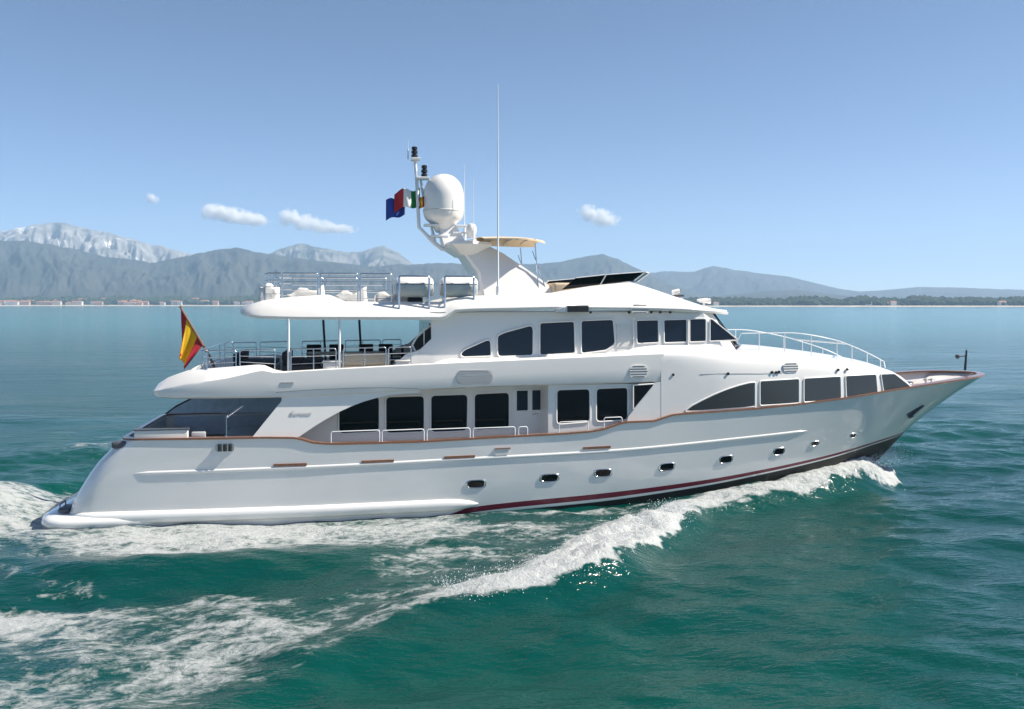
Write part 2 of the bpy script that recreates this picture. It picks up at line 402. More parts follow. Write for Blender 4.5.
# ------------------------------------------------------------------ side wings of the main deck (aft and forward)
yW = lambda x, z: -3.62+.06*(z-2.7)
P = [(281.5,390),(281.5,401),(252,437.5),(299,436.8),(309,430),(318,424),(330,417),(340,411.5),(352,406),(364,401.5),(378,397.5),(390,395.2),(404,393.6),(419.5,392.8),(419.5,385)]
ol = [(p.x, p.z) for p in (on(x, y, yW) for x, y in P)]
mb = MB(); mb.slab(ol, yW, -.42, .0)
mb.build('aft_wing', [WHITE], yacht, smooth=25, mirror='twin')
P = [(654.5,383),(653,386),(628.5,416.5),(627,421.5),(640,424.5),(664,422.8),(668,380)]
ol = [(p.x, p.z) for p in (on(x, y, yS) for x, y in P)]
ol[3] = (ol[3][0], max(ol[3][1], zs_rail(ol[3][0])-.05))
mb = MB(); mb.sheet(ol, yS, -.25, -.006)
mb.build('forward_wing', [WHITE], yacht, smooth=25, mirror='twin')
# yacht builder's script on the aft wing
def text_mesh(body, size, name, parent, m, loc, shear=.45, th=.006):
    cu = bpy.data.curves.new(name, 'FONT'); cu.body = body; cu.size = size; cu.shear = shear; cu.extrude = th; cu.offset = -.003
    to = bpy.data.objects.new(name, cu); C.objects.link(to)
    me = bpy.data.meshes.new_from_object(to.evaluated_get(bpy.context.evaluated_depsgraph_get()))
    bpy.data.objects.remove(to); me.transform(Matrix.Translation(loc) @ Matrix.Rotation(R(90), 4, 'X'))
    return finish(name, me, m, parent)
bpy.context.view_layer.update()
a = on(289, 416, yW); text_mesh('Benetti', .25, 'builder_lettering', yacht, GREY, (a.x, a.y-.012, a.z))

# ------------------------------------------------------------------ wide body forward, up to the boat deck, with the raked windows
zt_tab = [(x, z) for x, z in (at(px, py, -3.5) for px, py in [(181,371.5),(262,364.5)])]
zTop = smooth_interp([(20.5,5.40),(22,5.41),(24,5.37),(25.8,5.29),(28,5.04),(29.6,4.83),(30.6,4.64),(31.2,4.36),(31.7,3.92)])
crown = interp([(20.5,.04),(23.5,.10),(25,.24),(28,.26),(30.5,.22),(31.7,.03)])
mb = MB(); rings = []
for x in list(np.arange(20.9, 30.4, .35))+[30.5,30.8,31.05,31.25,31.4,31.55,31.68]:
    zr = zs_rail(x)-.03; zt = max(zTop(x), zr+.03); h = zt-zr; bb = lambda z: -yS(x, z)
    k = min(1, h/1.2); g = _ss(21, 25, x); up = [0,.18,.36,.54,.7,.8,.88,.94,.98,1.0]; ins = [0,0,0,0,.02,.05,.10,.18,.28,.42]; ins0 = [0,0,0,0,0,0,0,.005,.02,.05]
    sec = [(x, -(bb(zr+h*u)-(i*g+i0*(1-g))*k), zr+h*u) for u, i, i0 in zip(up, ins, ins0)]
    e = bb(zt)-.42*k; c_ = crown(x)
    for f_ in (.8,.55,.28,0): sec.append((x, -e*f_, zt+c_*(1-f_*f_)))
    rings.append(sec)
mb.loft(rings, False, False)
fore = mb.build('forward_house', [WHITE], yacht, smooth=40, mirror=True)
FW = [[(685.5,411),(692,406),(702,400.8),(715,394.6),(728,389.4),(740,385.6),(749,383.4),(754.5,382.8),(754.5,406)],
      [(760,381.6),(798.5,379.3),(798.5,402.6),(760,405.2)], [(804,378.9),(840,376.8),(840.5,398.2),(804,402)],
      [(845.5,376.4),(875.5,374.8),(877,393.4),(846.5,397.6)], [(881,374.6),(894,374.2),(911,387.5),(883.5,392.4)]]
for i, q in enumerate(FW):
    window(fore, q, yS, glass=GLASSG, r=.02 if i == 0 else .07, frame=.04, fd=.035, lift=.02)

# ------------------------------------------------------------------ upper deck band
zF_top = interp([(3.2,4.28),(3.36,4.5),(3.75,4.74),(4.4,4.97),(5.5,5.06),(6.7,5.14),(6.9,5.12),(7.25,4.97),(7.55,4.92),(9,4.99),(11.8,5.11),(13.4,5.17),(17.7,5.31),(20.4,5.40),(21,5.41)])
zF_bot = interp([(3.2,4.2),(3.45,4.06),(4.0,4.03),(7.6,4.02),(10.5,4.12),(12.2,4.2),(15,4.27),(18,4.31),(21,4.33)])
bF = smooth_interp([(3.2,2.9),(3.36,3.2),(3.72,3.42),(4.4,3.55),(6,3.64),(10,3.68),(19,3.66),(21,3.62)])
UD = 4.55                                # upper deck floor
mb = MB(); rings = []; floor_r = []
for x in [3.2,3.26,3.36,3.5,3.72,4.0,4.4,4.8,5.2,5.7,6.2,6.7,6.9,7.07,7.25,7.4,7.55,8,8.5]+list(np.arange(9, 21.01, .5)):
    b, zt, zb = bF(x), zF_top(x), zF_bot(x); h = zt-zb
    fl = min(UD, zt-.05)
    kn = interp([(3.4,.5),(5.5,.62),(7.5,.95),(8,.97),(21,.97)])(x); ins = interp([(3.4,.5),(4.4,.34),(6.9,.30),(7.55,.05),(21,.05)])(x)
    sec = [(x,0,zb+.04),(x,-(b-.45),zb+.03),(x,-(b-.14),zb+.01),(x,-(b-.05),zb+.06*h),(x,-(b-.012),zb+.25*h),(x,-b,zb+.5*h),(x,-(b-.01),zb+kn*h),(x,-(b-ins),zt),(x,-(b-ins-.16),zt),(x,-(b-ins-.19),fl),(x,0,fl)]
    rings.append(sec)
mb.loft(rings, False, False); mb.add(rings[0], [tuple(range(len(rings[0])))])
band = mb.build('upper_deck', [WHITE], yacht, smooth=32, mirror=True)
yF = lambda x, z: -(bF(x)-.012-.05*max(0, (zF_bot(x)+.25*(zF_top(x)-zF_bot(x))-z)))
# seam lines and louvres
def seam(parent, pts, yf, r=.008):
    mb = MB(); mb.tube([on(px, py, yf)+Vector((0,-.004,0)) for px, py in pts], r, 6); return mb.build('panel_seam', [GROOVE], parent)
def louvre(parent, px0, px1, py0, py1, yf, n=5, m=GREY, back=True, name='air_louvre'):
    a, b_ = on(px0, py1, yf), on(px1, py0, yf)
    mb = MB(); ol = round_poly([(a.x,a.z),(b_.x,a.z),(b_.x,b_.z),(a.x,b_.z)], (b_.z-a.z)*.45)
    gv = m is GROOVE
    mb.slab(ol, yf, -.02, .012); o = mb.build(name, [WHITE if gv else m], parent)
    for k in range(n):
        z = a.z+(b_.z-a.z)*(k+.5)/n; t = abs((k+.5)/n-.5)*2; e = (b_.z-a.z)*.4*t*t
        mb = MB(); h = (b_.z-a.z)/n*(.17 if gv else .28)
        mb.slab([(a.x+e,z-h),(b_.x-e,z-h),(b_.x-e,z+h),(a.x+e,z+h)], yf, .0, .018 if gv else .03)
        mb.build('slat', [m], o)
    return o
yF2 = lambda x, z: yF(x, z)-.02
louvre(band, 456, 493, 369.5, 384.5, yF, 9, GREY)
louvre(band, 280.5, 294, 381.5, 385, yF, 2, GREY)
louvre(band, 629.5, 647.5, 365, 378, yF2, 5, GROOVE)
yS2 = lambda x, z: yS(x, z)+(.02 if z < 5 else .06)
louvre(fore, 783.5, 798, 362.5, 372.5, lambda x, z: yS(x, z), 4, GROOVE)
seam(band, [(276,392.5),(300,390.5),(330,389),(360,387.8),(390,387.8),(418,388.8)], yF)
seam(fore, [(700,374.4),(730,373.4),(760,373.2),(783,372.4)], yS, .006)
for px, py in [(673,374.7),(728,373.6),(772,372.2),(776,372.4),(779,371.8),(838,369.8),(847,369.3)]:
    c = on(px, py, yF if px < 690 else yS); mb = MB(); mb.tube([c+Vector((0,.02,0)), c+Vector((0,-.04,0))], .05, 10); mb.build('deck_light', [DARK], fore)
# ------------------------------------------------------------------ upper deck house and wheelhouse
yU = lambda x, z: -(3.06-.07*(z-5.4))
def frustum(mb, p0, z0, p1, z1):
    mb.loft([[(x, y, z0) for x, y in p0], [(x, y, z1) for x, y in p1]], True, True)
mb = MB()
frustum(mb, [(12.6,-3.07),(23.7,-3.07),(24.5,-2.5),(25.2,-1.2),(25.2,1.2),(24.5,2.5),(23.7,3.07),(12.6,3.07)], 5.12,
        [(12.6,-2.96),(22.75,-2.96),(23.3,-2.45),(23.7,-1.2),(23.7,1.2),(23.3,2.45),(22.75,2.96),(12.6,2.96)], 6.92)
uh = mb.build('upper_deckhouse', [WHITE], yacht)
# base coaming between deck edge and house
yU_base = interp([(12.7,5.24),(15.7,5.30),(19.4,5.42),(20.5,5.66),(24.6,5.70)])
mb = MB(); rings = []
for x in list(np.arange(12.7, 23.5, .4))+[23.6]:
    b = 3.06-max(0, x-23.6)*.7; zt = zTop(x) if x > 20.9 else zF_top(x)
    zq = yU_base(x); e_ = -yS(x, zt)-.42; fz = lambda y: zt+(crown(x)*max(0, 1-(y/e_)**2) if x > 20.9 else 0)
    yo = max(b+.32, bF(min(x,21))-.16 if x < 21 else 0); zq = max(zq, fz(b)+.02); rings.append([(x,-yo,fz(yo)-.03),(x,-(b+.26),fz(b+.26)+.02),(x,-(b+.10),zq-.03),(x,-(b+.03),zq),(x,-(b-.1),zq+.01)])
    if x < 12.8 or x > 23.5: rings[-1] = [(a_, b__, c_-.12) for a_, b__, c_ in rings[-1]]
mb.loft(rings, False, False); mb.build('house_coaming', [WHITE], uh, smooth=50, mirror='twin')
# aft side wings of the upper deck
P = [(447,311),(443.5,322),(442.5,328),(437,333.5),(419,350.5),(406,354.5),(393,366),(470,366),(470,311)]
ol = [(p.x, p.z) for p in (on(x, y, yU) for x, y in P)]
mb = MB(); mb.slab(ol, yU, -.10, .004); mb.build('upper_wing', [WHITE], yacht, smooth=25, mirror='twin')
yG = lambda x, z: -2.75
P = [(413,345),(417,338),(426,329.5),(437,322.5),(448,322.5),(448,331),(430,345),(416,351)]
o = window(uh, P, yG, glass=GLASS, r=.03, frame=.05, name='wing_window')
a, b_ = on(424, 329, yG), on(424, 345, yG); mb = MB(); mb.tube([a+Vector((0,-.03,0)), b_+Vector((0,-.03,0))], .022); mb.build('mullion', [WHITE], o)
# glazed aft bulkhead
for k in range(4):
    y0 = -2.5+k*1.28; mb = MB(); mb.box(12.56,12.595,y0,y0+1.16,4.7,6.5); mb.build('sliding_door', [GLASS], uh)
mb = MB(); mb.box(12.6,12.9,-2.9,2.9,4.5,5.4); mb.build('bulkhead_foot', [WHITE], uh)
UW = [[(460.5,354.5),(464,350.2),(487.5,339.8),(490.5,341.5),(490.8,355.8),(463,356.8)],
      [(497.5,336),(504,332.8),(530.5,325.6),(533,328.5),(532.7,355),(499.5,356.3),(497.8,354)],
      [(540,323),(574,321.4),(574.7,353),(540,354.8)], [(581.3,320.8),(613,319.6),(614.8,343.5),(606,350),(581.5,353.2)]]
for q in UW: window(uh, q, yU, glass=GLASSB, r=.10, frame=.05)
for q in [[(636.5,320.5),(658,320),(658.3,342.3),(637,343.3)], [(664,320),(686.5,319.4),(686.5,341.8),(664.3,342.6)], [(689.8,319.2),(705.5,319),(705.5,341.2),(689.8,341.8)]]:
    window(uh, q, yU, glass=GLASSB, r=.07, frame=.04)
window(uh, [(710,319.5),(712,319.5),(737,339.8),(710,341)], yU, glass=GLASSB, r=.03, frame=.03)
# recessed white door panel
mb = MB(); ol = [(p.x,p.z) for p in (on(x,y,yU) for x,y in [(616.5,325),(631.5,324.5),(631.5,346),(616.5,347)])]
mb.slab(ol, yU, -.02, .02); mb.build('wheelhouse_door', [CREAM], uh)
for px in (633, 687.6): 
    mb = MB(); a, b_ = on(px, 318, yU), on(px, 345.5, yU); mb.tube([a+Vector((0,-.03,0)), b_+Vector((0,-.03,0))], .03); mb.build('door_post', [WHITE], uh)
# raked windscreen panes
for s0, s1 in ((0,1),(1,2),(2,3)):
    bot = [(24.5,-2.5),(25.2,-1.2),(25.2,1.2),(24.5,2.5)]; tp = [(23.3,-2.45),(23.7,-1.2),(23.7,1.2),(23.3,2.45)]
    q = [Vector((*bot[s0],5.35)),Vector((*bot[s1],5.35)),Vector((*tp[s1],6.92)),Vector((*tp[s0],6.92))]; c = sum(q, Vector())/4
    n = (q[1]-q[0]).cross(q[3]-q[0]).normalized(); q = [c+(p-c)*.86+Vector((0,0,.1)) for p in q]
    mb = MB(); mb.loft([[p-n*.02 for p in q],[p+n*.012 for p in q]], True, True); mb.build('windscreen_pane', [GLASSB], uh)

# ------------------------------------------------------------------ sundeck and roof
zE_b = interp([(5.98,6.92),(6.15,6.80),(6.6,6.70),(8,6.66),(13,6.64),(13.4,6.90),(14,6.94),(17,7.0),(20,6.97),(22,6.92),(24.2,6.78)])
zE_t = interp([(5.98,7.02),(6.25,7.15),(6.75,7.32),(7.6,7.43),(9.0,7.52),(9.15,7.48),(9.6,7.28),(12.9,7.27),(13.2,7.36),(13.9,7.48),(16,7.53),(17.0,7.6),(18.5,7.86),(20.0,8.04),(20.15,8.04),(21.0,7.78),(22.2,7.40),(23,7.16),(24.0,6.93),(24.2,6.86)])
bE = smooth_interp([(5.98,2.3),(6.15,2.7),(6.55,3.05),(7.4,3.25),(9,3.36),(14,3.38),(20,3.32),(22,3.2),(23.2,2.85),(23.9,2.4),(24.2,2.0)])
kE = interp([(5.98,.3),(6.8,.42),(9,.45),(9.6,.55),(13,.5),(14,.30),(16.5,.42),(18.5,.85),(20,1.0),(22,.9),(24.2,.4)])
SD = 7.02
mb = MB(); rings = []; 
for x in [5.98,6.04,6.15,6.3,6.5,6.8,7.1,7.4,8,8.5,9,9.15,9.3,9.45,9.6,10,11,12,12.9,13.05,13.2,13.4,13.65,13.9,14.3]+list(np.arange(15, 20.1, .4))+[20.15,20.25,20.6,21,21.4,21.8,22.2,22.6,23,23.3,23.6,23.8,24,24.1,24.2]:
    b, zt, zb, k = bE(x), zE_t(x), zE_b(x), kE(x)
    fl = zt+.05 if x > 20.2 else min(SD, zt-.04); iw = .16 if x <= 20.2 else .5*b
    h = zt-zb
    rings.append([(x,0,zb+.02),(x,-(b-.35),zb+.01),(x,-(b-.05),zb),(x,-(b-.01),zb+.05),(x,-b,zb+.10),(x,-(b-.03),zb+min(.17,.4*h)),(x,-(b-.03-.35*k),zb+.17+.45*max(h-.17,.02)),(x,-(b-.06-.85*k),zt-.04*h),(x,-(b-.05-k),zt),(x,-max(b-.05-k-iw,.02),zt+.01),(x,-max(b-.05-k-iw-.03,.01),fl),(x,0,fl)])
mb.loft(rings, False, False); mb.add(rings[0], [tuple(range(len(rings[0])))]); mb.add(rings[-1], [tuple(range(len(rings[-1])))])
sun = mb.build('sun_deck', [WHITE], yacht, smooth=30, mirror=True)
yE = lambda x, z: -(bE(x)-.03-.35*kE(x)*min(1, max(0, (z-zE_b(x)-.17)/max(.05, .45*(zE_t(x)-zE_b(x)-.17)))))
seam(sun, [(430,312.5),(470,312),(520,311.8),(556,311.7)], yE, .010)
seam(sun, [(590,312.5),(626,312.5)], yE, .007)
seam(sun, [(650,312.5),(700,313)], yE, .007)
louvre(sun, 631.5, 648, 303.8, 313.8, yE, 4, GROOVE)
for px in (590.5, 629, 651, 660, 670):
    c = on(px, 312.4, yE); mb = MB(); mb.tube([c+Vector((0,.02,0)), c+Vector((0,-.05,0))], .045, 10); mb.build('deck_light', [DARK], sun)
# air intake scoop
a, b_ = on(555, 312, yE), on(587, 305, yE); y0 = a.y
mb = MB(); mb.loft([[(a.x,y0-.02,a.z),(a.x,y0-.02,a.z+.03),(a.x,y0+.25,a.z+.05),(a.x,y0+.25,a.z)],[(a.x+.3,y0-.16,a.z),(a.x+.3,y0-.14,b_.z-.07),(a.x+.3,y0+.3,b_.z-.03),(a.x+.3,y0+.3,a.z)],[(b_.x-.35,y0-.20,a.z),(b_.x-.30,y0-.17,b_.z),(b_.x-.30,y0+.35,b_.z+.02),(b_.x-.35,y0+.3,a.z)],[(b_.x,y0-.20,b_.z-.06),(b_.x,y0-.17,b_.z+.02),(b_.x,y0+.35,b_.z+.04),(b_.x,y0+.3,b_.z-.03)]])
sc = mb.build('air_scoop', [WHITE], sun)
mb = MB(); mb.box(a.x+.42,b_.x,y0-.215,y0+.2,a.z-.0,b_.z-.03); mb.build('scoop_mouth', [DARK], sc)
# windscreen round the flybridge
gp = [(562,289.5,576,277.8),(600,285,606,274.6),(634,280.5,645,271.8)]
bt = [on(p[0], p[1], lambda x, z: -2.32) for p in gp]; tp = [on(p[2], p[3], lambda x, z: -2.42) for p in gp]
def ext(v, dx, y): return Vector((v.x+dx, y, v.z))
bt += [ext(bt[-1],.5,-1.2), ext(bt[-1],.5,1.2), ext(bt[-1],0,2.32), ext(bt[0],0,2.32)]
tp += [ext(tp[-1],.55,-1.25), ext(tp[-1],.55,1.25), ext(tp[-1],0,2.42), ext(tp[0],0,2.42)]
fs = None
for i in range(len(bt)-1):
    mb = MB(); q = [bt[i], bt[i+1], tp[i+1], tp[i]]; n = (q[1]-q[0]).cross(q[3]-q[0]).normalized()
    mb.loft([[p-n*.012 for p in q],[p+n*.012 for p in q]], True, True)
    g = mb.build('flybridge_windscreen', [GLASS], sun)
    mb = MB(); mb.tube([q[1], q[2]+(q[2]-q[1])*.04], .03)
    mb.build('windscreen_post', [WHITE], g, smooth=40)
mb = MB(); mb.tube(tp, .018); mb.build('windscreen_rail', [PAINTS], sun, smooth=40)
mb = MB(); mb.rbox(17.3,18.5,-1.9,1.9,SD,8.0,.1); mb.rbox(18.5,19.3,-1.9,1.9,SD,7.5,.08); mb.build('helm_seat', [TAN], sun, smooth=40)
mb = MB(); mb.rbox(19.7,20.5,-1.3,1.3,SD,8.1,.08); mb.build('helm_console', [DGREY], sun, smooth=40)

# ------------------------------------------------------------------ mast arch
LV = [((484,294),(582,293),-1.75),((478,273),(534,271.5),-1.5),((466,256),(506,253),-1.25),((451,243),(477,238.6),-1.0)]
mb = MB(); rings = []
for (a0, f0, Y) in LV:
    A = at(*a0, Y); B = at(*f0, Y); z = (A[1]+B[1])/2; L = B[0]-A[0]
    sec = [(A[0],Y*.88),(A[0]+.10,Y),(A[0]+.6*L,Y),(B[0]-.06*L,Y*.93),(B[0],Y*.6)]
    ring = [(x, y, A[1]+(B[1]-A[1])*(x-A[0])/L) for x, y in sec]; ring += [(x, -y, zz) for x, y, zz in ring[::-1]]
    rings.append(ring)
rings[0] = [(x, y, 7.1) for x, y, z in rings[0]]
mb.loft(rings, True, True); mast = mb.build('radar_mast', [WHITE], yacht, smooth=25)
# spreader wings with a grey underside, near the mast head
A = at(450, 247, -1.6); B = at(493, 249.5, -1.6); zt = 9.42
mb = MB(); up = [(A[0]-.05,-1.0),(A[0]+.05,-1.9),(A[0]+.8,-2.05),(B[0],-1.35),(B[0]+.05,-.9)]; up += [(x,-y) for x, y in up[::-1]]
lo = [(A[0]+.45,-.95),(A[0]+.5,-1.25),(A[0]+.7,-1.35),(A[0]+.95,-1.25),(A[0]+.95,-.9)]; lo += [(x,-y) for x, y in lo[::-1]]
mb.loft([[(x,y,9.06) for x,y in lo],[(x,y,zt) for x,y in up],[(x,y,zt+.10) for x,y in up]], True, True)
mb.build('spreader_wing', [WHITE], mast)
c = at(443.5, 200, -.3); rr = 20.3*34.9/900
mb = MB(); mb.lathe([(.3,-1.25),(.42,-1.0),(.52,-.90),(rr*.84,-.80),(rr*.95,-.66),(rr*.99,-.50),(rr,-.42)]+[(rr*math.cos(a)**.88, .10+.90*math.sin(a)) for a in np.linspace(0.02, math.pi/2-.02, 16)], (c[0],-.3,c[1]), 40)
mb.build('radome', [WHITE], mast, smooth=40)
mb = MB(); mb.lathe([(rr+.004,-.47),(rr+.012,-.45),(rr+.012,-.42),(rr+.004,-.40)], (c[0],-.3,c[1]), 40); mb.build('radome_seam', [CREAM], mast, smooth=40)
mb = MB(); p0 = at(455, 246, -.3); p1 = at(447, 226, -.3)
mb.loft([[(p0[0]-.45,-.85,p0[1]-.1),(p0[0]+.5,-.85,p0[1]-.1),(p0[0]+.5,.35,p0[1]-.1),(p0[0]-.45,.35,p0[1]-.1)],[(p1[0]-.35,-.6,p1[1]),(p1[0]+.3,-.6,p1[1]),(p1[0]+.3,.1,p1[1]),(p1[0]-.35,.1,p1[1])]], True, True)
mb.build('radome_pedestal', [WHITE], mast)
mb = MB(); q = [at(x, y, -.5) for x, y in [(444,250),(434,243),(419,227),(416.5,176),(414.5,158)]]
mb.tube([(q[0][0],-.5,q[0][1])]+[(x,-.5,z) for x, z in q[1:]], .085, 10, r1=.06)
q2 = [at(x, y, -.5) for x, y in [(436,243),(431,222),(424,198),(421,179)]]; mb.tube([(x,-.3,z) for x, z in q2], .05, 8)
mast_h = mb.build('light_mast', [PAINTS], mast, smooth=40)
mb = MB()
for pts in ([(411,159),(420,159)], [(416,178),(429,178)], [(424,225),(438,225)], [(430,236),(448,236)], [(455,226),(466,226)], [(452,233),(466,233)]):
    a, b_ = at(*pts[0], -.5), at(*pts[1], -.5); mb.rbox(a[0],b_[0],-.75,-.15,a[1]-.04,a[1]+.03,.015)
a, b_ = at(465.5, 226, -.5), at(465.5, 240, -.5); mb.tube([(a[0],-.5,a[1]),(b_[0],-.5,b_[1])], .03)
mb.build('bracket', [PAINTS], mast)
for px, y0, y1 in ((414.5,158,146.5),(424.3,177.5,165)):
    a, b_ = at(px, y0, -.5), at(px, y1, -.5); h = (b_[1]-a[1]); mb = MB()
    mb.lathe([(.09,0),(.12,.03*h),(.12,.28*h),(.07,.31*h),(.07,.36*h),(.12,.39*h),(.12,.62*h),(.07,.65*h),(.07,.7*h),(.11,.73*h),(.11,.95*h),(.04,h)], (a[0],-.5,a[1]), 14)
    mb.build('navigation_light', [DARK], mast, smooth=40)
a = at(493, 234, -.9); a = at(470, 238, -.9); mb = MB(); mb.lathe([(.16,0),(.16,.15),(.2,.2),(.2,.4),(.14,.52),(.03,.56)], (a[0]+.05,-.9,a[1]), 18); mb.build('small_dome', [WHITE], mast, smooth=40)
def whip(px, yt, yb, Y, r0, r1, parent):
    a, b_ = at(px, yb, Y), at(px, yt, Y); m = (a[1]*.5+b_[1]*.5)
    mb = MB(); mb.tube([(a[0],Y,a[1]),(a[0],Y,m),(a[0],Y,b_[1])], r0, 6, r1=r1); mb.tube([(a[0],Y,a[1]-.05),(a[0],Y,a[1]+.35)], r0*1.8, 8)
    mb.build('whip_antenna', [PAINTS], parent, smooth=50)
whip(498, 84, 296, -2.75, .042, .010, yacht); whip(464.5, 164, 236, -.6, .022, .008, mast); whip(473.5, 178, 240, -1.2, .022, .008, mast); whip(408, 140, 158, -.5, .016, .008, mast)
# bimini awning
mb = MB(); rings = []
p = at(478, 238.4, -1.6); q = at(548.5, 241, -1.6); n = 9
for i in range(n):
    t = i/(n-1); x = p[0]+.15+(q[0]-p[0]-.15)*t; zc = p[1]+(q[1]-p[1])*t+.05*math.sin(3.1*t); wd = 2.1*(1-.5*max(0,t-.55)**2/.2)
    rings.append([(x, wd*s, zc+.16*(1-s*s)-(.02 if abs(s) == 1 else 0)-.05) for s in (-1,-.75,-.5,-.25,0,.25,.5,.75,1)]+[(x, wd*s, zc+.16*(1-s*s)-.02) for s in (1,.75,.5,.25,0,-.25,-.5,-.75,-1)])
mb.loft(rings, True, True); bim = mb.build('bimini_awning', [TAN], yacht, smooth=50)
mb = MB()
for s in (-1, 1):
    a, b_, c_ = at(535, 243, -1.5), at(537.5, 273, -1.5), at(548, 279, -1.5)
    mb.tube([(a[0],1.5*s,a[1]),(b_[0],1.5*s,b_[1])], .025); mb.tube([(a[0]-.1,1.5*s,a[1]-.3),(c_[0],1.5*s,c_[1]-.6)], .018); mb.tube([(b_[0],1.5*s,b_[1]),(b_[0]+.05,1.55*s,7.3)], .025)
for t in (.3,.55,.8):
    x = p[0]+(q[0]-p[0])*t; mb.tube([(x,-1.7,p[1]-.03),(x,-.7,p[1]+.07),(x,.7,p[1]+.07),(x,1.7,p[1]-.03)], .02)
mb.build('awning_frame', [STEEL], bim, smooth=40)

# ------------------------------------------------------------------ rails
def hoop(x0, x1, Y, zb0, zb1, zt0, zt1, mids=1, r=.022, posts=(), name='guard_rail', m=None, parent=None):
    mb = MB(); e = .06
    mb.tube([(x0,Y,zb0),(x0,Y,zt0-e),(x0+e*.4,Y,zt0-e*.3),(x0+e,Y,zt0),(x1-e,Y,zt1),(x1-e*.4,Y,zt1-e*.3),(x1,Y,zt1-e),(x1,Y,zb1)], r, 8)
    for k in range(mids):
        t = (k+1)/(mids+1); mb.tube([(x0,Y,zb0+(zt0-zb0)*t),(x1,Y,zb1+(zt1-zb1)*t)], r*.6, 6)
    for px in posts:
        t = (px-x0)/(x1-x0); mb.tube([(px,Y,zb0+(zb1-zb0)*t),(px,Y,zt0+(zt1-zt0)*t)], r, 8)
    return mb.build(name, [m or STEEL], parent or yacht, smooth=50)
YR = -3.28
for s in (1, -1):
    for pa, pb in ((207,236),(240,275),(291,336),(343.5,386),(388.5,411)):
        xa, xb = at(pa, 352, YR)[0], at(pb, 352, YR)[0]
        hoop(xa, xb, YR*s, zF_top(xa)-.05, zF_top(xb)-.05, 5.62+.012*(xa-5), 5.62+.012*(xb-5), 2, posts=((xa+xb)/2,) if pb-pa > 38 else ())
mb = MB(); xa = at(207, 352, YR)[0]-.25
for z in (5.0, 5.22, 5.43, 5.64): mb.tube([(xa+.25,-3.28,z),(xa+.05,-3.1,z),(xa,-2.8,z),(xa,2.8,z),(xa+.05,3.1,z),(xa+.25,3.28,z)], .02 if z > 5.6 else .013, 6)
for y in (-2.8,-1.4,1.4,2.8): mb.tube([(xa,y,4.55),(xa,y,5.64)], .02)
mb.build('stern_rail', [STEEL], yacht, smooth=50)
YS = -2.68
xs0 = at(281, 273, YS)[0]; seq = [281,319,359,393]
for s in (1, -1):
    for i in range(3):
        xa, xb = at(seq[i]+1.2, 273, YS)[0], at(seq[i+1]-1.2, 273, YS)[0]
        hoop(xa, xb, YS*s, 7.1, 7.1, 8.27, 8.27, 3, r=.028)
xa = at(264.5, 273, YS)[0]; mb = MB()
for z in (7.3,7.55,7.8,8.03,8.27): mb.tube([(xs0,-2.68,z),(xa+.1,-2.6,z),(xa,-2.3,z),(xa,2.3,z),(xa+.1,2.6,z),(xs0,2.68,z)], .028 if z > 8.2 else .016, 6)
for y in (-2.3,-1.15,0,1.15,2.3): mb.tube([(xa,y,7.0),(xa,y,8.27)], .026)
mb.build('sundeck_stern_rail', [STEEL], yacht, smooth=50)
YM = -3.66
for pa, pb, mid in ((313,379.5,(331,)),(382,424,()),(427,470,()),(473,515,()),(518.5,527.5,()),(559,588,()),(604,622,())):
    xa, xb = at(pa, 430, YM)[0], at(pb, 430, YM)[0]; zt = 2.85 if pa < 550 else (3.0 if pa < 600 else 3.12)
    if pb-pa < 12: zt = 2.86
    if pa == 313: xa = at(331, 430, YM)[0]
    for s in (1, -1): hoop(xa, xb, YM*s, zs_rail(xa), zs_rail(xb), zt+.0, zt+.012*(xb-xa), 0, r=.018, m=PAINTS)
# coachroof rail on the foredeck, round its front
top = [(*(lambda g: (g[0], Y_, g[1]))(at(px_, py_, Y_)),) for px_, py_, Y_ in ((741,333.5,-2.2),(770,333,-2.25),(800,333.5,-2.3),(833,339.5,-2.25),(852,346,-2.0),(870,354,-1.7),(884,361.5,-1.6))]
def crs(pts, n=6):
    out = []; P = [Vector(p) for p in pts]
    for i in range(len(P)-1):
        a, b_, c_, d = P[max(i-1,0)], P[i], P[i+1], P[min(i+2,len(P)-1)]
        for k in range(n):
            t = k/n; out.append(.5*((2*b_)+(c_-a)*t+(2*a-5*b_+4*c_-d)*t*t+(3*b_-a-3*c_+d)*t**3))
    return out+[P[-1]]
near = crs(top); mb = MB(); full = near+[near[-1]+Vector((.12,.1,-.25))]
for s in (1, -1): mb.tube([(24.3,-2.2*s,5.4)]+[(v.x,v.y*s,v.z) for v in full], .018, 8)
v = near[22]; mb.tube([(v.x,v.y,v.z),(v.x+.6,v.y*.5,v.z-.05),(v.x+.7,0,v.z-.06),(v.x+.6,-v.y*.5,v.z-.05),(v.x,-v.y,v.z)], .03)
for i in range(4, len(near), 5):
    for s in (1, -1):
        v = near[i]; mb.tube([(v.x,v.y*s,v.z),(v.x,v.y*s,zTop(min(v.x,31)))], .018)
mb.build('foredeck_rail', [PAINTS], yacht, smooth=50)
# awning posts under the sundeck
for px, Y in ((288.5,-3.24),(339.5,-3.24),(323,3.1),(359,3.1)):
    x = at(px, 335, Y)[0]; lean = .12 if Y > 0 else 0
    mb = MB(); mb.tube([(x+lean,Y,zF_top(x)-.3 if Y < 0 else 4.6),(x,Y,6.7)], .045 if Y < 0 else .05, 10); mb.build('deck_post', [PAINTS if Y < 0 else DGREY], yacht, smooth=50)
RAFT_SHADE = mat('shaded_white_shell', (.50,.52,.50), .45, noise=.04)  # shadowed lower half of the white canister, its shade put into the grey
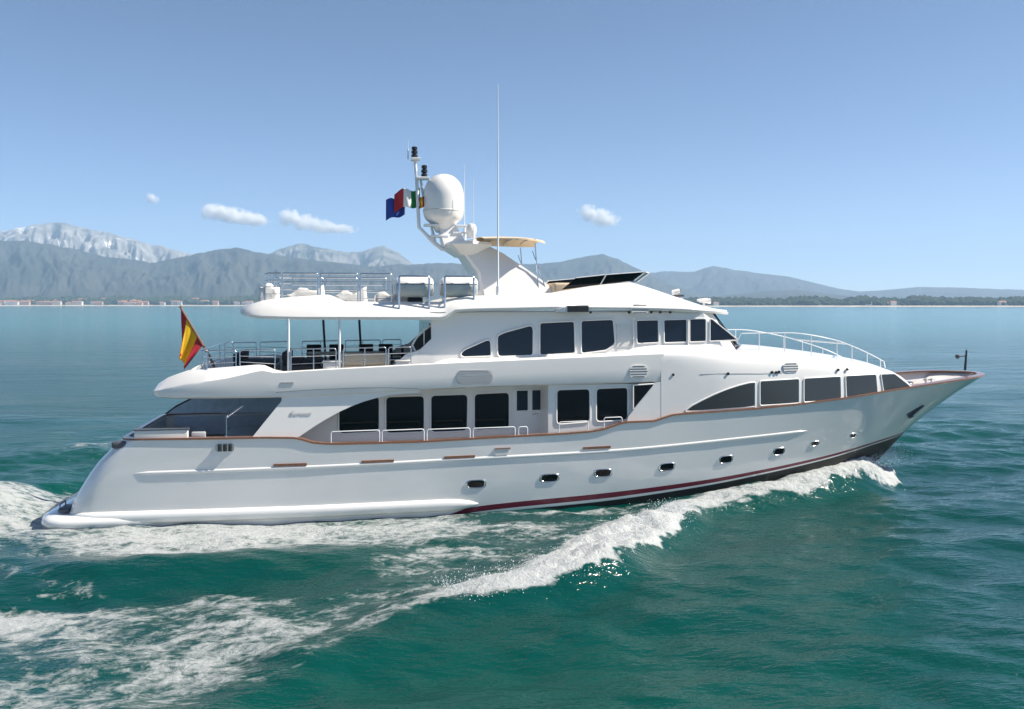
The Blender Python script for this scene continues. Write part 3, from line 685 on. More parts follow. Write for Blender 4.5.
# life raft cradles with their canisters
for k, (pa, pb, ring_label) in enumerate([(395,433,'white life raft canister in the steel cradle farther aft on the sun deck'),(440,477,'white life raft canister in the steel cradle next to the radar mast')]):
    Y = -2.72; xa, xb = at(pa, 290, Y)[0], at(pb, 290, Y)[0]; r = .36; zc = 7.80
    mb = MB()
    for x in (xa+.13, xb-.17):
        mb.tube([(x,Y-.42,7.05),(x,Y-.42,8.12),(x+.03,Y-.40,8.18)], .04, 8); mb.tube([(x,Y+.42,7.05),(x,Y+.42,8.1)], .03, 8); mb.tube([(x,Y-.42,7.35),(x,Y+.42,7.35)], .03, 8)
    mb.tube([(xa+.13,Y-.42,8.14),(xa+.17,Y-.42,8.18),(xb-.21,Y-.42,8.18),(xb-.17,Y-.42,8.14)], .035, 8)
    mb.build('raft_cradle', [STEEL], sun, smooth=50)
    t = thing('life_raft', ring_label, 'life raft', ((xa+xb)/2, Y, 7.38), group='life rafts on the sun deck')
    L = (xb-xa)/2
    for nm, z0, z1, m in (('lower_shell',-.36,.09,GREY),('upper_shell',.12,.36,WHITE)):
        mb = MB(); rings = []
        for xx, k2 in ((-L,.72),(-L+.05,.9),(-L+.14,1),(-L*.5,1),(-L*.45,1.03),(-L*.35,1.03),(-L*.3,1),(L*.3,1),(L*.35,1.03),(L*.45,1.03),(L*.5,1),(L-.14,1),(L-.05,.9),(L,.72)):
            ang = [math.asin(max(-1,min(1,z/.37))) for z in (z0, z1)]
            pr = [(r*k2*math.cos(a), .37*k2*math.sin(a)) for a in np.linspace(ang[0], ang[1], 7)]
            pr = pr+[(-y, z) for y, z in pr[::-1]]
            rings.append([((xa+xb)/2+xx, Y+y, zc+z) for y, z in pr])
        mb.loft(rings, True, True); mb.build(nm, [RAFT_SHADE if m is GREY else WHITE], t, smooth=35)
    mb = MB(); mb.rbox(xa+.06,xb-.06,Y-.33,Y+.33,zc+.085,zc+.125,.01); mb.build('lid_gasket', [DARK], t)
# searchlight and horn on the roof
a = at(674, 297, -1.5); mb = MB(); mb.tube([(a[0],-1.5,a[1]-.2),(a[0],-1.5,a[1]+.1)], .05); mb.tube([(a[0]-.08,-1.55,a[1]+.18),(a[0]+.2,-1.55,a[1]+.24)], .09, 12); mb.rbox(a[0]-.25,a[0]+.3,-1.65,-1.35,a[1]-.10,a[1]-.04,.02); mb.tube([(a[0]-.2,-1.7,a[1]),(a[0],-1.6,a[1]+.2)], .02); mb.tube([(a[0]+.1,-1.55,a[1]-.05),(a[0]+.1,-1.55,a[1]+.2)], .03)
mb.build('searchlight', [WHITE], sun, smooth=40)
mb = MB(); mb.tube([(a[0]+.19,-1.55,a[1]+.238),(a[0]+.22,-1.55,a[1]+.244)], .08, 12); mb.tube([(a[0]-.26,-1.75,a[1]+.03),(a[0]+.3,-1.75,a[1]+.05)], .04); mb.build('searchlight_lens', [DARK], sun, smooth=40)
a = at(704, 305, -1.2); mb = MB(); mb.tube([(a[0],-1.2,a[1]-.15),(a[0],-1.2,a[1]+.13)], .05); mb.tube([(a[0]-.2,-1.2,a[1]+.15),(a[0]+.12,-1.2,a[1]+.15),(a[0]+.25,-1.2,a[1]+.16)], .05, 10, r1=.12); mb.tube([(a[0]-.22,-1.05,a[1]+.19),(a[0]+.2,-1.05,a[1]+.19)], .05, 10, r1=.1); mb.build('horn', [WHITE], sun, smooth=40)
# bow staff, windlass, bollards
a = at(965, 368, 0); b_ = at(966.5, 350, 0); mb = MB(); mb.tube([(a[0],0,a[1]-.1),(b_[0],0,b_[1])], .055, 8, r1=.035); mb.build('bow_staff', [DARK], yacht, smooth=40)
a = at(959.5, 356.5, 0); mb = MB(); mb.tube([(a[0]-.1,0,a[1]),(b_[0],0,a[1]+.03)], .03); mb.lathe([(.02,-.1),(.09,-.06),(.09,.06),(.02,.1)], (a[0]-.1,0,a[1]), 12); mb.build('anchor_light', [DGREY], yacht, smooth=40)
for x, y in ((32.9,-.5),(32.9,.7)):
    mb = MB(); z = zdeck(x); mb.lathe([(.3,0),(.3,.12),(.16,.16),(.13,.3),(.2,.36),(.2,.42),(.05,.44)], (x,y,z), 18); mb.build('windlass', [STEEL], yacht, smooth=40)
for x, y in ((32.2,1.35),(33.6,1.15),(32.2,-1.35),(34.6,.6)):
    mb = MB(); z = zdeck(x)
    for d in (-.14,.14): mb.tube([(x+d,y,z),(x+d,y,z+.32)], .06, 10)
    mb.tube([(x-.25,y,z+.26),(x+.25,y,z+.26)], .035, 8); mb.build('bollard', [STEEL if y < 1.2 else DARK], yacht, smooth=40)
mb = MB(); mb.rbox(31.4,32.0,-1.2,.4,3.25,3.62,.06); mb.rbox(33.3,34.4,-.35,.3,3.35,3.6,.05); mb.build('deck_locker', [WHITE], yacht, smooth=40)
# aft deck: dark mesh screen on the far side, shade-coloured sheets over the inner bulwark, gate locker, stanchion
pv = [(2.4,2.75),(2.8,3.05),(3.4,3.36),(4.2,3.66),(5.2,3.87),(6.4,3.97),(7.85,4.0),(7.85,2.7)]
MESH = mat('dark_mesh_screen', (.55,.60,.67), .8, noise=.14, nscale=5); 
BULW_SHADE = mat('bulwark_shade_grey', (.52,.57,.64), .7, noise=.1, nscale=4)  # deep shade on the white inner bulwark, put into a grey-blue colour
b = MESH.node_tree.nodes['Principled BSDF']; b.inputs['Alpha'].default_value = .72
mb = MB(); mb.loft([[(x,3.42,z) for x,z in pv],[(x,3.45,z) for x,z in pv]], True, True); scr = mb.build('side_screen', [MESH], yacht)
mb = MB(); mb.tube([(x,3.435,z) for x, z in pv[:7]], .035); mb.build('screen_hem', [DARK], scr, smooth=50)
mb = MB(); mb.box(2.47,2.50,-3.0,3.2,1.9,2.66); mb.box(2.6,7.85,3.26,3.29,1.9,2.64); mb.build('bulwark_shade_sheet', [BULW_SHADE], yacht)
mb = MB(); mb.rbox(2.75,4.45,-3.5,-3.25,2.70,3.02,.03); gl = mb.build('stern_gate', [CREAM], yacht, smooth=40)
mb = MB(); mb.rbox(2.70,4.5,-3.53,-3.22,3.02,3.06,.015); mb.build('gate_rail', [DGREY], gl)
mb = MB(); mb.rbox(4.55,5.0,-3.4,-3.2,2.7,2.92,.03); mb.build('gate_step', [GREY], yacht, smooth=40)
a = at(226.5, 438, -3.5); mb = MB(); mb.tube([(a[0],-3.5,2.7),(a[0],-3.5,3.45)], .03); mb.tube([(a[0],-3.5,3.4),(a[0]+.5,-3.3,3.75)], .03); mb.build('stanchion', [STEEL], yacht, smooth=40)
mb = MB(); mb.box(7.84,7.89,-2.0,2.0,1.9,3.95); mb.build('aft_saloon_door', [GLASS], house)

# ------------------------------------------------------------------ loose furniture
def table(name, label, x, y, z, lx, ly, h, mt, mleg):
    t = thing(name, label, 'table', (x, y, z))
    mb = MB(); mb.rbox(x-lx/2,x+lx/2,y-ly/2,y+ly/2,z+h-.06,z+h,.025); mb.build('table_top', [mt], t, smooth=40)
    for sx in (-1, 1):
        mb = MB(); mb.rbox(x+sx*lx*.36-.12,x+sx*lx*.36+.12,y-ly*.25,y+ly*.25,z,z+h-.06,.03); mb.build('leg', [mleg], t, smooth=40)
    return t
table('deck_table', 'blue grey topped table on the shaded aft main deck', 6.2, -1.2, 1.85, 1.5, 2.6, .78, BLUET, DARK)
table('dining_table', 'pale dining table among the black chairs under the sun deck', 9.6, 1.4, UD, 3.0, 1.2, .74, BEIGE, BEIGE)
def make_chair(label):
    t = thing('dining_chair', label, 'chair', (0, 0, 0), group='black chairs round the upper deck table')
    mb = MB(); mb.rbox(-.27,.27,-.27,.27,.38,.5,.04); mb.build('seat', [CUSH], t, smooth=40)
    mb = MB(); mb.rbox(-.29,.29,.23,.31,.46,1.0,.035); mb.build('backrest', [CUSH], t, smooth=40)
    for sx in (-1, 1):
        mb = MB(); mb.rbox(sx*.27-.03,sx*.27+.03,-.25,.25,.62,.67,.02); mb.build('armrest', [CUSH], t, smooth=40)
        for sy in (-1, 1):
            mb = MB(); mb.tube([(sx*.24,sy*.23,0),(sx*.24,sy*.23,.4)], .02, 8); mb.build('leg', [DARK], t, smooth=40)
    return t
ch = make_chair('black cushioned chair at the aft end of the far row beside the pale table')
spots = [(8.3,2.4,0,None),(9.2,2.4,0,'second black chair from the flag end of the row beside the pale table'),(10.4,2.4,0,'third black chair from the flag end of the row beside the pale table'),(11.2,2.4,0,'black chair at the forward end of the far row beside the pale table'),(11.55,1.4,-math.pi/2,'black chair at the head of the pale table nearest the glazed bulkhead')]
for i, (x, y, rz, lb) in enumerate(spots):
    if i == 0: o = ch
    else:
        o = ch.copy(); C.objects.link(o)
        for c_ in ch.children: d = c_.copy(); C.objects.link(d); d.parent = o
        o['label'] = lb
    o.location = (x, y, UD); o.rotation_euler = (0, 0, rz)
def lounge(name, label, cat, x0, x1, y0, y1, z, hs, hb, side, mc, mbk, group=None):
    t = thing(name, label, cat, ((x0+x1)/2, (y0+y1)/2, z), group=group)
    mb = MB(); mb.rbox(x0,x1,y0,y1,z,z+hs-.14,.04); mb.build('base', [mbk], t, smooth=40)
    n = max(1, round((x1-x0)/.8)); w_ = (x1-x0)/n
    for i in range(n):
        mb = MB(); mb.rbox(x0+i*w_+.01,x0+(i+1)*w_-.01,y0+.02,y1-.02,z+hs-.14,z+hs,.05); mb.build('seat_cushion', [mc], t, smooth=40)
    if hb:
        mb = MB()
        if side == 'aft': mb.rbox(x0,x0+.2,y0+.02,y1-.02,z+hs,z+hb,.06)
        elif side == 'near': mb.rbox(x0+.02,x1-.02,y0,y0+.2,z+hs,z+hb,.06)
        else: mb.rbox(x1-.2,x1,y0+.02,y1-.02,z+hs,z+hb,.06)
        mb.build('backrest', [mc], t, smooth=40)
    return t
lounge('deck_sofa', 'beige cushioned sofa just behind the near upper deck rail', 'sofa', 9.4, 11.2, -2.75, -1.9, UD, .5, .92, 'near', BEIGE, CREAM)
lounge('sun_pad', 'black covered sun pad between the white posts on the upper deck', 'sun pad', 7.4, 8.75, -2.3, .6, UD, .62, .95, 'aft', CUSH, DARK)
lounge('dark_lounge', 'low dark lounge seat at the stern end of the upper deck', 'lounge', 5.6, 7.0, -1.2, 2.2, UD, .5, .85, 'aft', CUSH, DARK)
for x0, x1, lb in ((8.85,9.45,'white deck cabinet beside the second white post on the upper deck'),(11.35,11.85,'white deck cabinet at the foot of the upper side wing')):
    t = thing('deck_cabinet', lb, 'cabinet', ((x0+x1)/2, -2.8, UD)); mb = MB(); mb.rbox(x0,x1,-3.1,-2.5,UD,UD+.62,.03); mb.build('body', [WHITE], t, smooth=40)
    mb = MB(); mb.rbox(x0-.03,x1+.03,-3.13,-2.47,UD+.62,UD+.67,.015); mb.build('lid', [CREAM], t, smooth=40)
for i, (x0, x1, h, lb) in enumerate([(6.6,7.25,.82,'rounded white covered chair stacked at the aft corner of the sun deck'),(7.5,8.9,.78,'long white covered lounger aft of the first rail gap on the sun deck'),(9.2,10.4,.70,'plain white covered lounger in the middle of the sun deck'),(10.6,12.0,.66,'white covered lounger nearest the life rafts on the sun deck')]):
    t = thing('covered_lounger', lb, 'lounger', ((x0+x1)/2, -1.6, SD), group='covered furniture on the sun deck')
    bm = bmesh.new(); bmesh.ops.create_cube(bm, size=1); bmesh.ops.subdivide_edges(bm, edges=bm.edges[:], cuts=7, use_grid_fill=True)
    rnd = random.Random(i)
    for v in bm.verts:
        c_ = v.co.copy(); k = 1-.12*(c_.z+.5); hh = h*(1-.25*(.5-c_.x)*(0 if i == 0 else 1))
        v.co = Vector(((x0+x1)/2+c_.x*(x1-x0)*k+rnd.uniform(-.02,.02), -1.6+c_.y*1.5*k+rnd.uniform(-.02,.02), SD+(c_.z+.5)*hh+rnd.uniform(-.015,.02)+(.10*math.cos(c_.x*9+i) if c_.z > .4 else 0)))
    me = bpy.data.meshes.new('cover'); bm.to_mesh(me); bm.free(); finish('cover', me, COVER, t, smooth='all')
    mb = MB(); mb.tube([(x0+.1,-1.6-.78,SD+.1),(x1-.1,-1.6-.78,SD+.1)], .03); mb.build('strap', [BEIGE], t)
t = thing('deck_cushion', 'small dark bag lying beside the first life raft', 'bag', at_ := (12.05, -2.3, SD)); mb = MB(); mb.rbox(11.8,12.35,-2.5,-2.1,SD,SD+.55,.12); mb.build('bag_body', [DARK], t, smooth=40); mb = MB(); mb.tube([(11.95,-2.3,SD+.5),(12.0,-2.3,SD+.66),(12.15,-2.3,SD+.66),(12.2,-2.3,SD+.5)], .02); mb.build('handle', [DARK], t, smooth=40)

# ------------------------------------------------------------------ flags
def cloth(name, col, rough=.8):
    m = mat(name, col, rough, noise=.05, nscale=8); return m
FR, FY, FG, FW_, FB = cloth('red_cloth', (.42,.02,.03)), cloth('yellow_cloth', (.75,.45,.01)), cloth('green_cloth', (.015,.21,.05)), cloth('white_cloth', (.72,.72,.70)), cloth('blue_cloth', (.012,.045,.27))
def flag(name, label, fn, nu, nv, mats, mi):
    vs = [fn(i/nu, j/nv) for i in range(nu+1) for j in range(nv+1)]; fs = []; ms = []
    for i in range(nu):
        for j in range(nv):
            fs.append((i*(nv+1)+j,(i+1)*(nv+1)+j,(i+1)*(nv+1)+j+1,i*(nv+1)+j+1)); ms.append(mi((i+.5)/nu,(j+.5)/nv))
    me = bpy.data.meshes.new(name); me.from_pydata([tuple(v) for v in vs], [], fs); me.polygons.foreach_set('material_index', ms)
    o = finish(name, me, mats, None, smooth='all'); md = o.modifiers.new('thickness', 'SOLIDIFY'); md.thickness = .006
    return tag(o, label, 'flag')
st = [at(180.5, 307.5, 0), at(210, 357, 0)]
mb = MB(); mb.tube([(st[0][0],0,st[0][1]),(st[1][0],0,st[1][1]),(st[1][0]+.25,0,4.55)], .035, 8, r1=.06); mb.lathe([(.0,-.05),(.07,0),(0,.06)], (st[0][0],0,st[0][1]+.03), 10); mb.build('ensign_staff', [TEAK], yacht, smooth=40)
def fl1(u, v):
    px = 181+(203-181)*u; py = 309+(345-309)*u
    ex, ey = px+(-1.0-17*u)*v, py+(46-21*u)*v
    k = math.sin(v*1.4)
    x, z = at(ex+1.6*math.sin(9*u+2*v)*v, ey, 0)
    return (x, .16*math.sin(11*u+3*v)*k+.05*math.sin(23*u)*v, z)
flag('stern_flag', 'red and yellow striped ensign drooping from the raked stern staff', fl1, 40, 24, [FR, FY], lambda u, v: 1 if .25 < u < .75 else 0)
def fl2(u, v):     # u along the fly, v down the hoist
    px = 420-25.5*u; py = 187.5+17*v+5*u+2.2*math.sin(u*7)+2*v*u
    x, z = at(px, py, -.5); return (x, -.5+.14*math.sin(u*8+v*1.2)*(.3+u), z)
flag('tricolour_flag', 'green white and red flag streaming from the radar mast', fl2, 40, 14, [FG, FW_, FR], lambda u, v: 0 if u < .36 else (1 if u < .66 else 2))
def fl3(u, v):
    px = 405-19*u; py = 199+15*v+6*u*v+1.5*math.sin(u*6)+1.0*u
    x, z = at(px, py, -.2); return (x, -.2+.12*math.sin(u*7+v)*(.3+u), z)
flag('blue_flag', 'plain blue flag streaming below and behind the tricolour', fl3, 30, 14, [FB], lambda u, v: 0)
def fl4(u, v):
    px = 424-5*u; py = 196+11*v+2*u; x, z = at(px, py, -.5); return (x, -.55+.06*math.sin(u*5+v*6), z)
flag('small_pennant', 'small red and yellow pennant rolled beside the radome', fl4, 10, 12, [FR, FY], lambda u, v: 1 if .3 < u < .7 else 0)
q = at(421.5, 180, -.5); q1 = at(433, 241, -.5); mb = MB(); mb.tube([(q[0],-.5,q[1]),(q1[0],-.5,q1[1])], .008, 5); q = at(404.5, 198, -.2); mb.tube([at3 for at3 in [(q[0],-.2,q[1]),(at(404.5,216,-.2)[0],-.2,at(404.5,216,-.2)[1])]], .008, 5); mb.build('flag_halyard', [PAINTS], mast)
# ------------------------------------------------------------------ noise for the sea and hills
def _hash(i, j, s):
    h = (i.astype(np.int64)*374761393+j.astype(np.int64)*668265263+s*1442695041) & 0xffffffff
    h = ((h ^ (h >> 13))*1274126177) & 0xffffffff
    return ((h ^ (h >> 16)) & 0xffff)/65535.0
def vnoise(x, y, s=0):
    i, j = np.floor(x), np.floor(y); fx, fy = x-i, y-j; fx = fx*fx*(3-2*fx); fy = fy*fy*(3-2*fy)
    a, b_, c_, d = _hash(i,j,s), _hash(i+1,j,s), _hash(i,j+1,s), _hash(i+1,j+1,s)
    return (a*(1-fx)+b_*fx)*(1-fy)+(c_*(1-fx)+d*fx)*fy
def fbm(x, y, o=5, s=0, g=.5):
    v = 0; a = 1; t = 0
    for k in range(o): v = v+a*vnoise(x*2**k+17.3*k, y*2**k-9.1*k, s+k); t += a; a *= g
    return v/t
sstep = lambda a, b_, x: (lambda t: t*t*(3-2*t))(np.clip((x-a)/(b_-a), 0, 1))

# ------------------------------------------------------------------ sea
def spaced(lo, hi, step, far, grow=1.12):
    c_ = list(np.arange(lo, hi, step)); s = step; x = c_[-1]
    while x < far: s *= grow; x += s; c_.append(x)
    s = step; x = lo; p = []
    while x > -far: s *= grow; x -= s; p.append(x)
    return np.array(p[::-1]+c_)
gx = spaced(-16, 46, .115, 7500); gy = spaced(-26, 14, .115, 7500)
X, Y = np.meshgrid(gx, gy, indexing='ij'); A = np.abs(Y)
cell = np.maximum(np.gradient(gx)[:, None], np.gradient(gy)[None, :])
Z = np.zeros_like(X); rs = np.random.RandomState(3)
for k in range(58):
    lam = .7*1.075**k*(1+.1*rs.rand()); th_ = R(252)+rs.normal(0, .55); amp = .0056*lam**.80*(1 if lam < 9 else (9/lam)**.9)
    kx, ky = 2*math.pi/lam*math.cos(th_), 2*math.pi/lam*math.sin(th_)
    ph = kx*X+ky*Y+rs.rand()*6.28+.8*vnoise(X/(lam*3), Y/(lam*3), k)
    wv = np.sin(ph)+.22*np.sin(2*ph+.6)
    Z += amp*wv*np.clip((lam/cell-2.5)/3, 0, 1)*(.55+.9*vnoise(X/(lam*2.3+6), Y/(lam*2.3+6), 100+k))
def polyd(pts):
    "distance to a polyline, parameter along it (0..n-1) and side sign"
    best = np.full(X.shape, 1e9); par = np.zeros(X.shape); sg = np.zeros(X.shape)
    for i in range(len(pts)-1):
        (x0,y0),(x1,y1) = pts[i], pts[i+1]; dx, dy = x1-x0, y1-y0; L = dx*dx+dy*dy
        t = np.clip(((X-x0)*dx+(A-y0)*dy)/L, 0, 1); d = np.hypot(X-x0-t*dx, A-y0-t*dy)
        m = d < best; best[m] = d[m]; par[m] = (i+t)[m]; sg[m] = np.sign((X-x0)*dy-(A-y0)*dx)[m]
    return best, par, sg
crest_px = [(893,455),(882,474),(850,489),(800,500),(745,506),(697,513),(682,530),(640,556),(600,581),(560,593),(470,606),(420,617),(330,650),(230,700),(120,765)]
crest = [(lambda g: (g[0], abs(g[1])))(ground(*p)) for p in crest_px]
crest[0] = (32.4, .0); crest[1] = (31.8, .9)
wob = .35*(fbm(X*.55, Y*.55, 4, 50)-.5)*2
bd, bp, bsn = polyd(crest)
inn = bd*bsn                                  # positive on the hull side of the crest
if np.median(np.sign(inn[(X > 5) & (X < 12) & (A < 5) & (A > 4)])) < 0: inn = -inn
inw = inn+wob
P_ = np.arange(len(crest))
hgt = np.interp(bp, P_, [.42,.50,.40,.32,.32,.38,.46,.52,.50,.44,.36,.28,.22,.16,.1])
win = np.interp(bp, P_, [.7,.9,1.3,1.5,1.6,1.5,1.8,2.1,2.0,1.5,1.0,.9,.9,.9,.9])
outw = np.interp(bp, P_, [.25,.3,.4,.5,.55,.5,.5,.55,.6,.7,.9,1,1,1,1])
prof = np.where(inn < 0, np.exp(-(inn/outw)**2), np.exp(-(np.maximum(inn,0)/(win*1.1))**2))
near_bow = (X < 34)
Z += hgt*prof*near_bow
hb = np.interp(gx, np.linspace(0, 33, 150), [hull_b(x, .1) for x in np.linspace(0, 33, 150)])[:, None]*np.ones_like(X)
ds = A-hb
alongside = sstep(-.5, .5, X)*(1-sstep(31, 33, X))
# trough and quarter wave along the hull
Z += alongside*np.exp(-(ds/3.0)**2)*(-.12*np.exp(-((X-19)/5)**2)-.10*np.exp(-((X-26)/3)**2))
Z -= .27*sstep(-3, -.5, X)*sstep(16.5, 9, X)*np.exp(-(np.maximum(ds, 0)/2.6)**2)
wn = fbm(X*.16+3, Y*.16, 3, 70)
Z += .22*np.exp(-((ds-5.3)/1.3)**2)*sstep(16, 8, X)*(1-sstep(-2,-40,X))*(.6+.8*wn)
Z += -.16*np.exp(-((ds-7.1)/1.4)**2)*sstep(14, 6, X)*sstep(-40,-6,X)
zc_ = np.interp(gx, np.linspace(14, 34, 60), [zC(x) for x in np.linspace(14, 34, 60)])[:, None]*np.ones_like(X)
Z += sstep(18, 23, X)*(1-sstep(29.8, 32.2, X))*np.maximum(zc_-.42, 0)*np.exp(-(np.maximum(ds, 0)/1.5)**2)
# foam amount
foam = np.zeros_like(X)
dens = np.interp(bp, P_, [1.0,.88,.76,.70,.68,.76,1.05,1.2,1.12,.92,.68,.60,.52,.45,.4])
rag = (fbm(X*1.6, Y*1.6, 4, 61, .65)-.5)*1.5
edge = sstep(-.75, .15, inw+rag*np.interp(bp, P_, [.9,.9,.8,.7,.6,.6,.7,.7,.7,.5,.4,.4,.4,.4,.4]))
foam = np.maximum(foam, dens*edge*np.exp(-(np.maximum(inw-.5*win, 0)/(.75*win))**2))
inside = sstep(0, 1, inw)
mid = inside*sstep(7, 11, X)*(1-sstep(20, 23, X))*sstep(-.1, .5, ds)
foam = np.maximum(foam, mid*(.47+.42*(fbm(X*.25, Y*.8, 3, 31)-.45)))
fw = inside*sstep(19, 23, X)*sstep(-.2,.2,ds)*.36
foam = np.maximum(foam, fw)
side = sstep(17.5, 12.5, X)*sstep(-30,-2,X)*np.exp(-(np.maximum(ds-3.3-1.9*(wn-.5), 0)/2.1)**2)*sstep(-.4,.1,ds)
foam = np.maximum(foam, side*(.60+.45*(wn-.5)-.05*sstep(1.5,4,ds)))
def poly_in(pts, soft):
    pts = [(lambda g: (g[0], abs(g[1])))(ground(*p)) for p in pts]
    d, _, _ = polyd(pts+[pts[0]]); ins = np.zeros(X.shape, bool)
    for i in range(len(pts)):
        (x0,y0),(x1,y1) = pts[i], pts[(i+1) % len(pts)]
        if y0 == y1: continue
        c_ = ((y0 > A) != (y1 > A)) & (X < (x1-x0)*(A-y0)/(y1-y0)+x0); ins ^= c_
    return sstep(-soft, soft, np.where(ins, d, -d)+wob*2)
big = poly_in([(-400,575),(0,592),(60,592),(130,588),(230,578),(300,582),(345,592),(405,606),(400,618),(330,646),(270,676),(200,712),(60,760),(-500,780)], 1.1)
foam = np.maximum(foam, big*(.53+.55*(fbm(X*.16, Y*.2, 3, 90)-.45)))
sp = poly_in([(-300,555),(0,556),(120,575),(330,580),(440,560),(420,612),(300,590),(120,600),(0,600)], 1.2)
foam = np.maximum(foam, sp*(.42+.35*(fbm(X*.3, Y*.5, 3, 44)-.5)))
# wash behind the stern
ws = sstep(.9, -.6, X)*np.exp(-(np.maximum(A-2.9-.05*np.maximum(-X,0), 0)/1.0)**2)*sstep(-260,-20,X)
Z += ws*(.85*np.exp(-((X+8)/5.5)**2)*np.exp(-(A/3.0)**2)+.12*np.exp(-((X+22)/9)**2)*np.exp(-(A/4.5)**2)-.25*np.exp(-((X+1.2)/1.6)**2))
foam = np.maximum(foam, ws*(.62+.5*sstep(-3.0,-7,X)*sstep(-22,-10,X)+.15*(wn-.5)))
stray = poly_in([(0,440),(60,436),(140,452),(100,470),(0,468)], 2.0); foam = np.maximum(foam, stray*.33*(Y > 0))
foam *= 1-.30*sstep(2.5, 4.5, Y)*sstep(6, 0, X)
# break up the crest with lumps of foam
lump = fbm(X*1.3, Y*1.3, 5, 12, .6)-.45; lump2 = fbm(X*4.5, Y*4.5, 3, 15)-.5
fm_ = sstep(.55, 1.0, foam)
Z += fm_*(lump*.75*np.clip(hgt*1.3, .3, .8)+lump2*.2)
Z += sstep(.3,.7,foam)*(1-fm_)*lump2*.035
# keep the water under the swim platform and the hull skin
nx, ny = X.shape
co = np.stack([X, Y, Z], -1).reshape(-1, 3).astype(np.float32)
idx = np.arange(nx*ny).reshape(nx, ny)
q = np.stack([idx[:-1,:-1], idx[1:,:-1], idx[1:,1:], idx[:-1,1:]], -1).reshape(-1, 4)
me = bpy.data.meshes.new('sea'); me.vertices.add(len(co)); me.vertices.foreach_set('co', co.ravel())
me.loops.add(q.size); me.loops.foreach_set('vertex_index', q.ravel().astype(np.int32))
me.polygons.add(len(q)); me.polygons.foreach_set('loop_start', np.arange(0, q.size, 4, dtype=np.int32)); me.polygons.foreach_set('loop_total', np.full(len(q), 4, np.int32))
me.update(calc_edges=True)
at_ = me.attributes.new('foam', 'FLOAT', 'POINT'); at_.data.foreach_set('value', foam.ravel().astype(np.float32))
SEA = bpy.data.materials.new('sea_water'); SEA.use_nodes = True; t = SEA.node_tree; N = t.nodes; L = t.links
pb = N['Principled BSDF']; pb.inputs['Base Color'].default_value = (.001, .062, .052, 1); pb.inputs['Roughness'].default_value = .09; pb.inputs['IOR'].default_value = 1.333
tc = N.new('ShaderNodeTexCoord')
def nnoise(scale, vec, detail=4, rough=.55, dist=0):
    n = N.new('ShaderNodeTexNoise'); n.inputs['Scale'].default_value = scale; n.inputs['Detail'].default_value = detail; n.inputs['Roughness'].default_value = rough; n.inputs['Distortion'].default_value = dist
    L.new(vec, n.inputs['Vector']); return n.outputs[0]
def mth(op, a, b_=None, c_=None):
    m = N.new('ShaderNodeMath'); m.operation = op
    for i, v in enumerate((a, b_, c_)):
        if v is None: continue
        if hasattr(v, 'links'): L.new(v, m.inputs[i])
        else: m.inputs[i].default_value = v
    return m.outputs[0]
def mapr(v, a, b_, c_, d):
    m = N.new('ShaderNodeMapRange'); m.interpolation_type = 'SMOOTHSTEP'; L.new(v, m.inputs[0])
    for i, q_ in enumerate((a, b_, c_, d)):
        if hasattr(q_, 'links'): L.new(q_, m.inputs[i+1])
        else: m.inputs[i+1].default_value = q_
    return m.outputs[0]
mp = N.new('ShaderNodeMapping'); mp.inputs['Rotation'].default_value = (0, 0, R(18)); mp.inputs['Scale'].default_value = (.55, 1.25, 1); L.new(tc.outputs['Object'], mp.inputs['Vector'])
w1 = nnoise(1.5, mp.outputs[0], 5, .6); w2 = nnoise(6.0, mp.outputs[0], 3, .5); w3 = nnoise(.22, mp.outputs[0], 3, .5)
hh = mth('ADD', mth('ADD', mth('MULTIPLY', w1, .085), mth('MULTIPLY', w2, .018)), mth('MULTIPLY', w3, .35))
bp_ = N.new('ShaderNodeBump'); bp_.inputs['Strength'].default_value = 1.0; bp_.inputs['Distance'].default_value = 1.0; L.new(hh, bp_.inputs['Height']); L.new(bp_.outputs[0], pb.inputs['Normal'])
# water tint drifts between greener and bluer patches
wt = N.new('ShaderNodeMix'); wt.data_type = 'RGBA'; L.new(mapr(nnoise(.045, tc.outputs['Object'], 3), .35, .65, 0, 1), wt.inputs['Factor'])
wt.inputs['A'].default_value = (.0002, .056, .043, 1); wt.inputs['B'].default_value = (.0003, .044, .039, 1); 
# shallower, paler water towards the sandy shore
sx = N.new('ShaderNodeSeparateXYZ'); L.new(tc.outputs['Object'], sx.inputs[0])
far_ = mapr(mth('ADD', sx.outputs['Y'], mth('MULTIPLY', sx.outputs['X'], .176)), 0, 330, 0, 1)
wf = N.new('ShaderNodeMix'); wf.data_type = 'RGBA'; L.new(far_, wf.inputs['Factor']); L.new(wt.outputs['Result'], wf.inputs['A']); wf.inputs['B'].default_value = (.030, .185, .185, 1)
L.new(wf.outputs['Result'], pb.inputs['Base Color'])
# foam
fa = N.new('ShaderNodeAttribute'); fa.attribute_name = 'foam'; fo = fa.outputs['Fac']
mp2 = N.new('ShaderNodeMapping'); mp2.inputs['Scale'].default_value = (.74, 1.0, 1); L.new(tc.outputs['Object'], mp2.inputs['Vector'])
n1 = nnoise(1.5, mp2.outputs[0], 10, .66, 1.3); n2 = nnoise(4.2, mp2.outputs[0], 8, .7, 1.0)
dv = N.new('ShaderNodeVectorMath'); dv.operation = 'ADD'
nc = N.new('ShaderNodeTexNoise'); nc.inputs['Scale'].default_value = 1.6; nc.inputs['Detail'].default_value = 4; L.new(mp2.outputs[0], nc.inputs['Vector'])
sc_ = N.new('ShaderNodeVectorMath'); sc_.operation = 'SCALE'; sc_.inputs['Scale'].default_value = .8; L.new(nc.outputs['Color'], sc_.inputs[0])
L.new(mp2.outputs[0], dv.inputs[0]); L.new(sc_.outputs[0], dv.inputs[1])
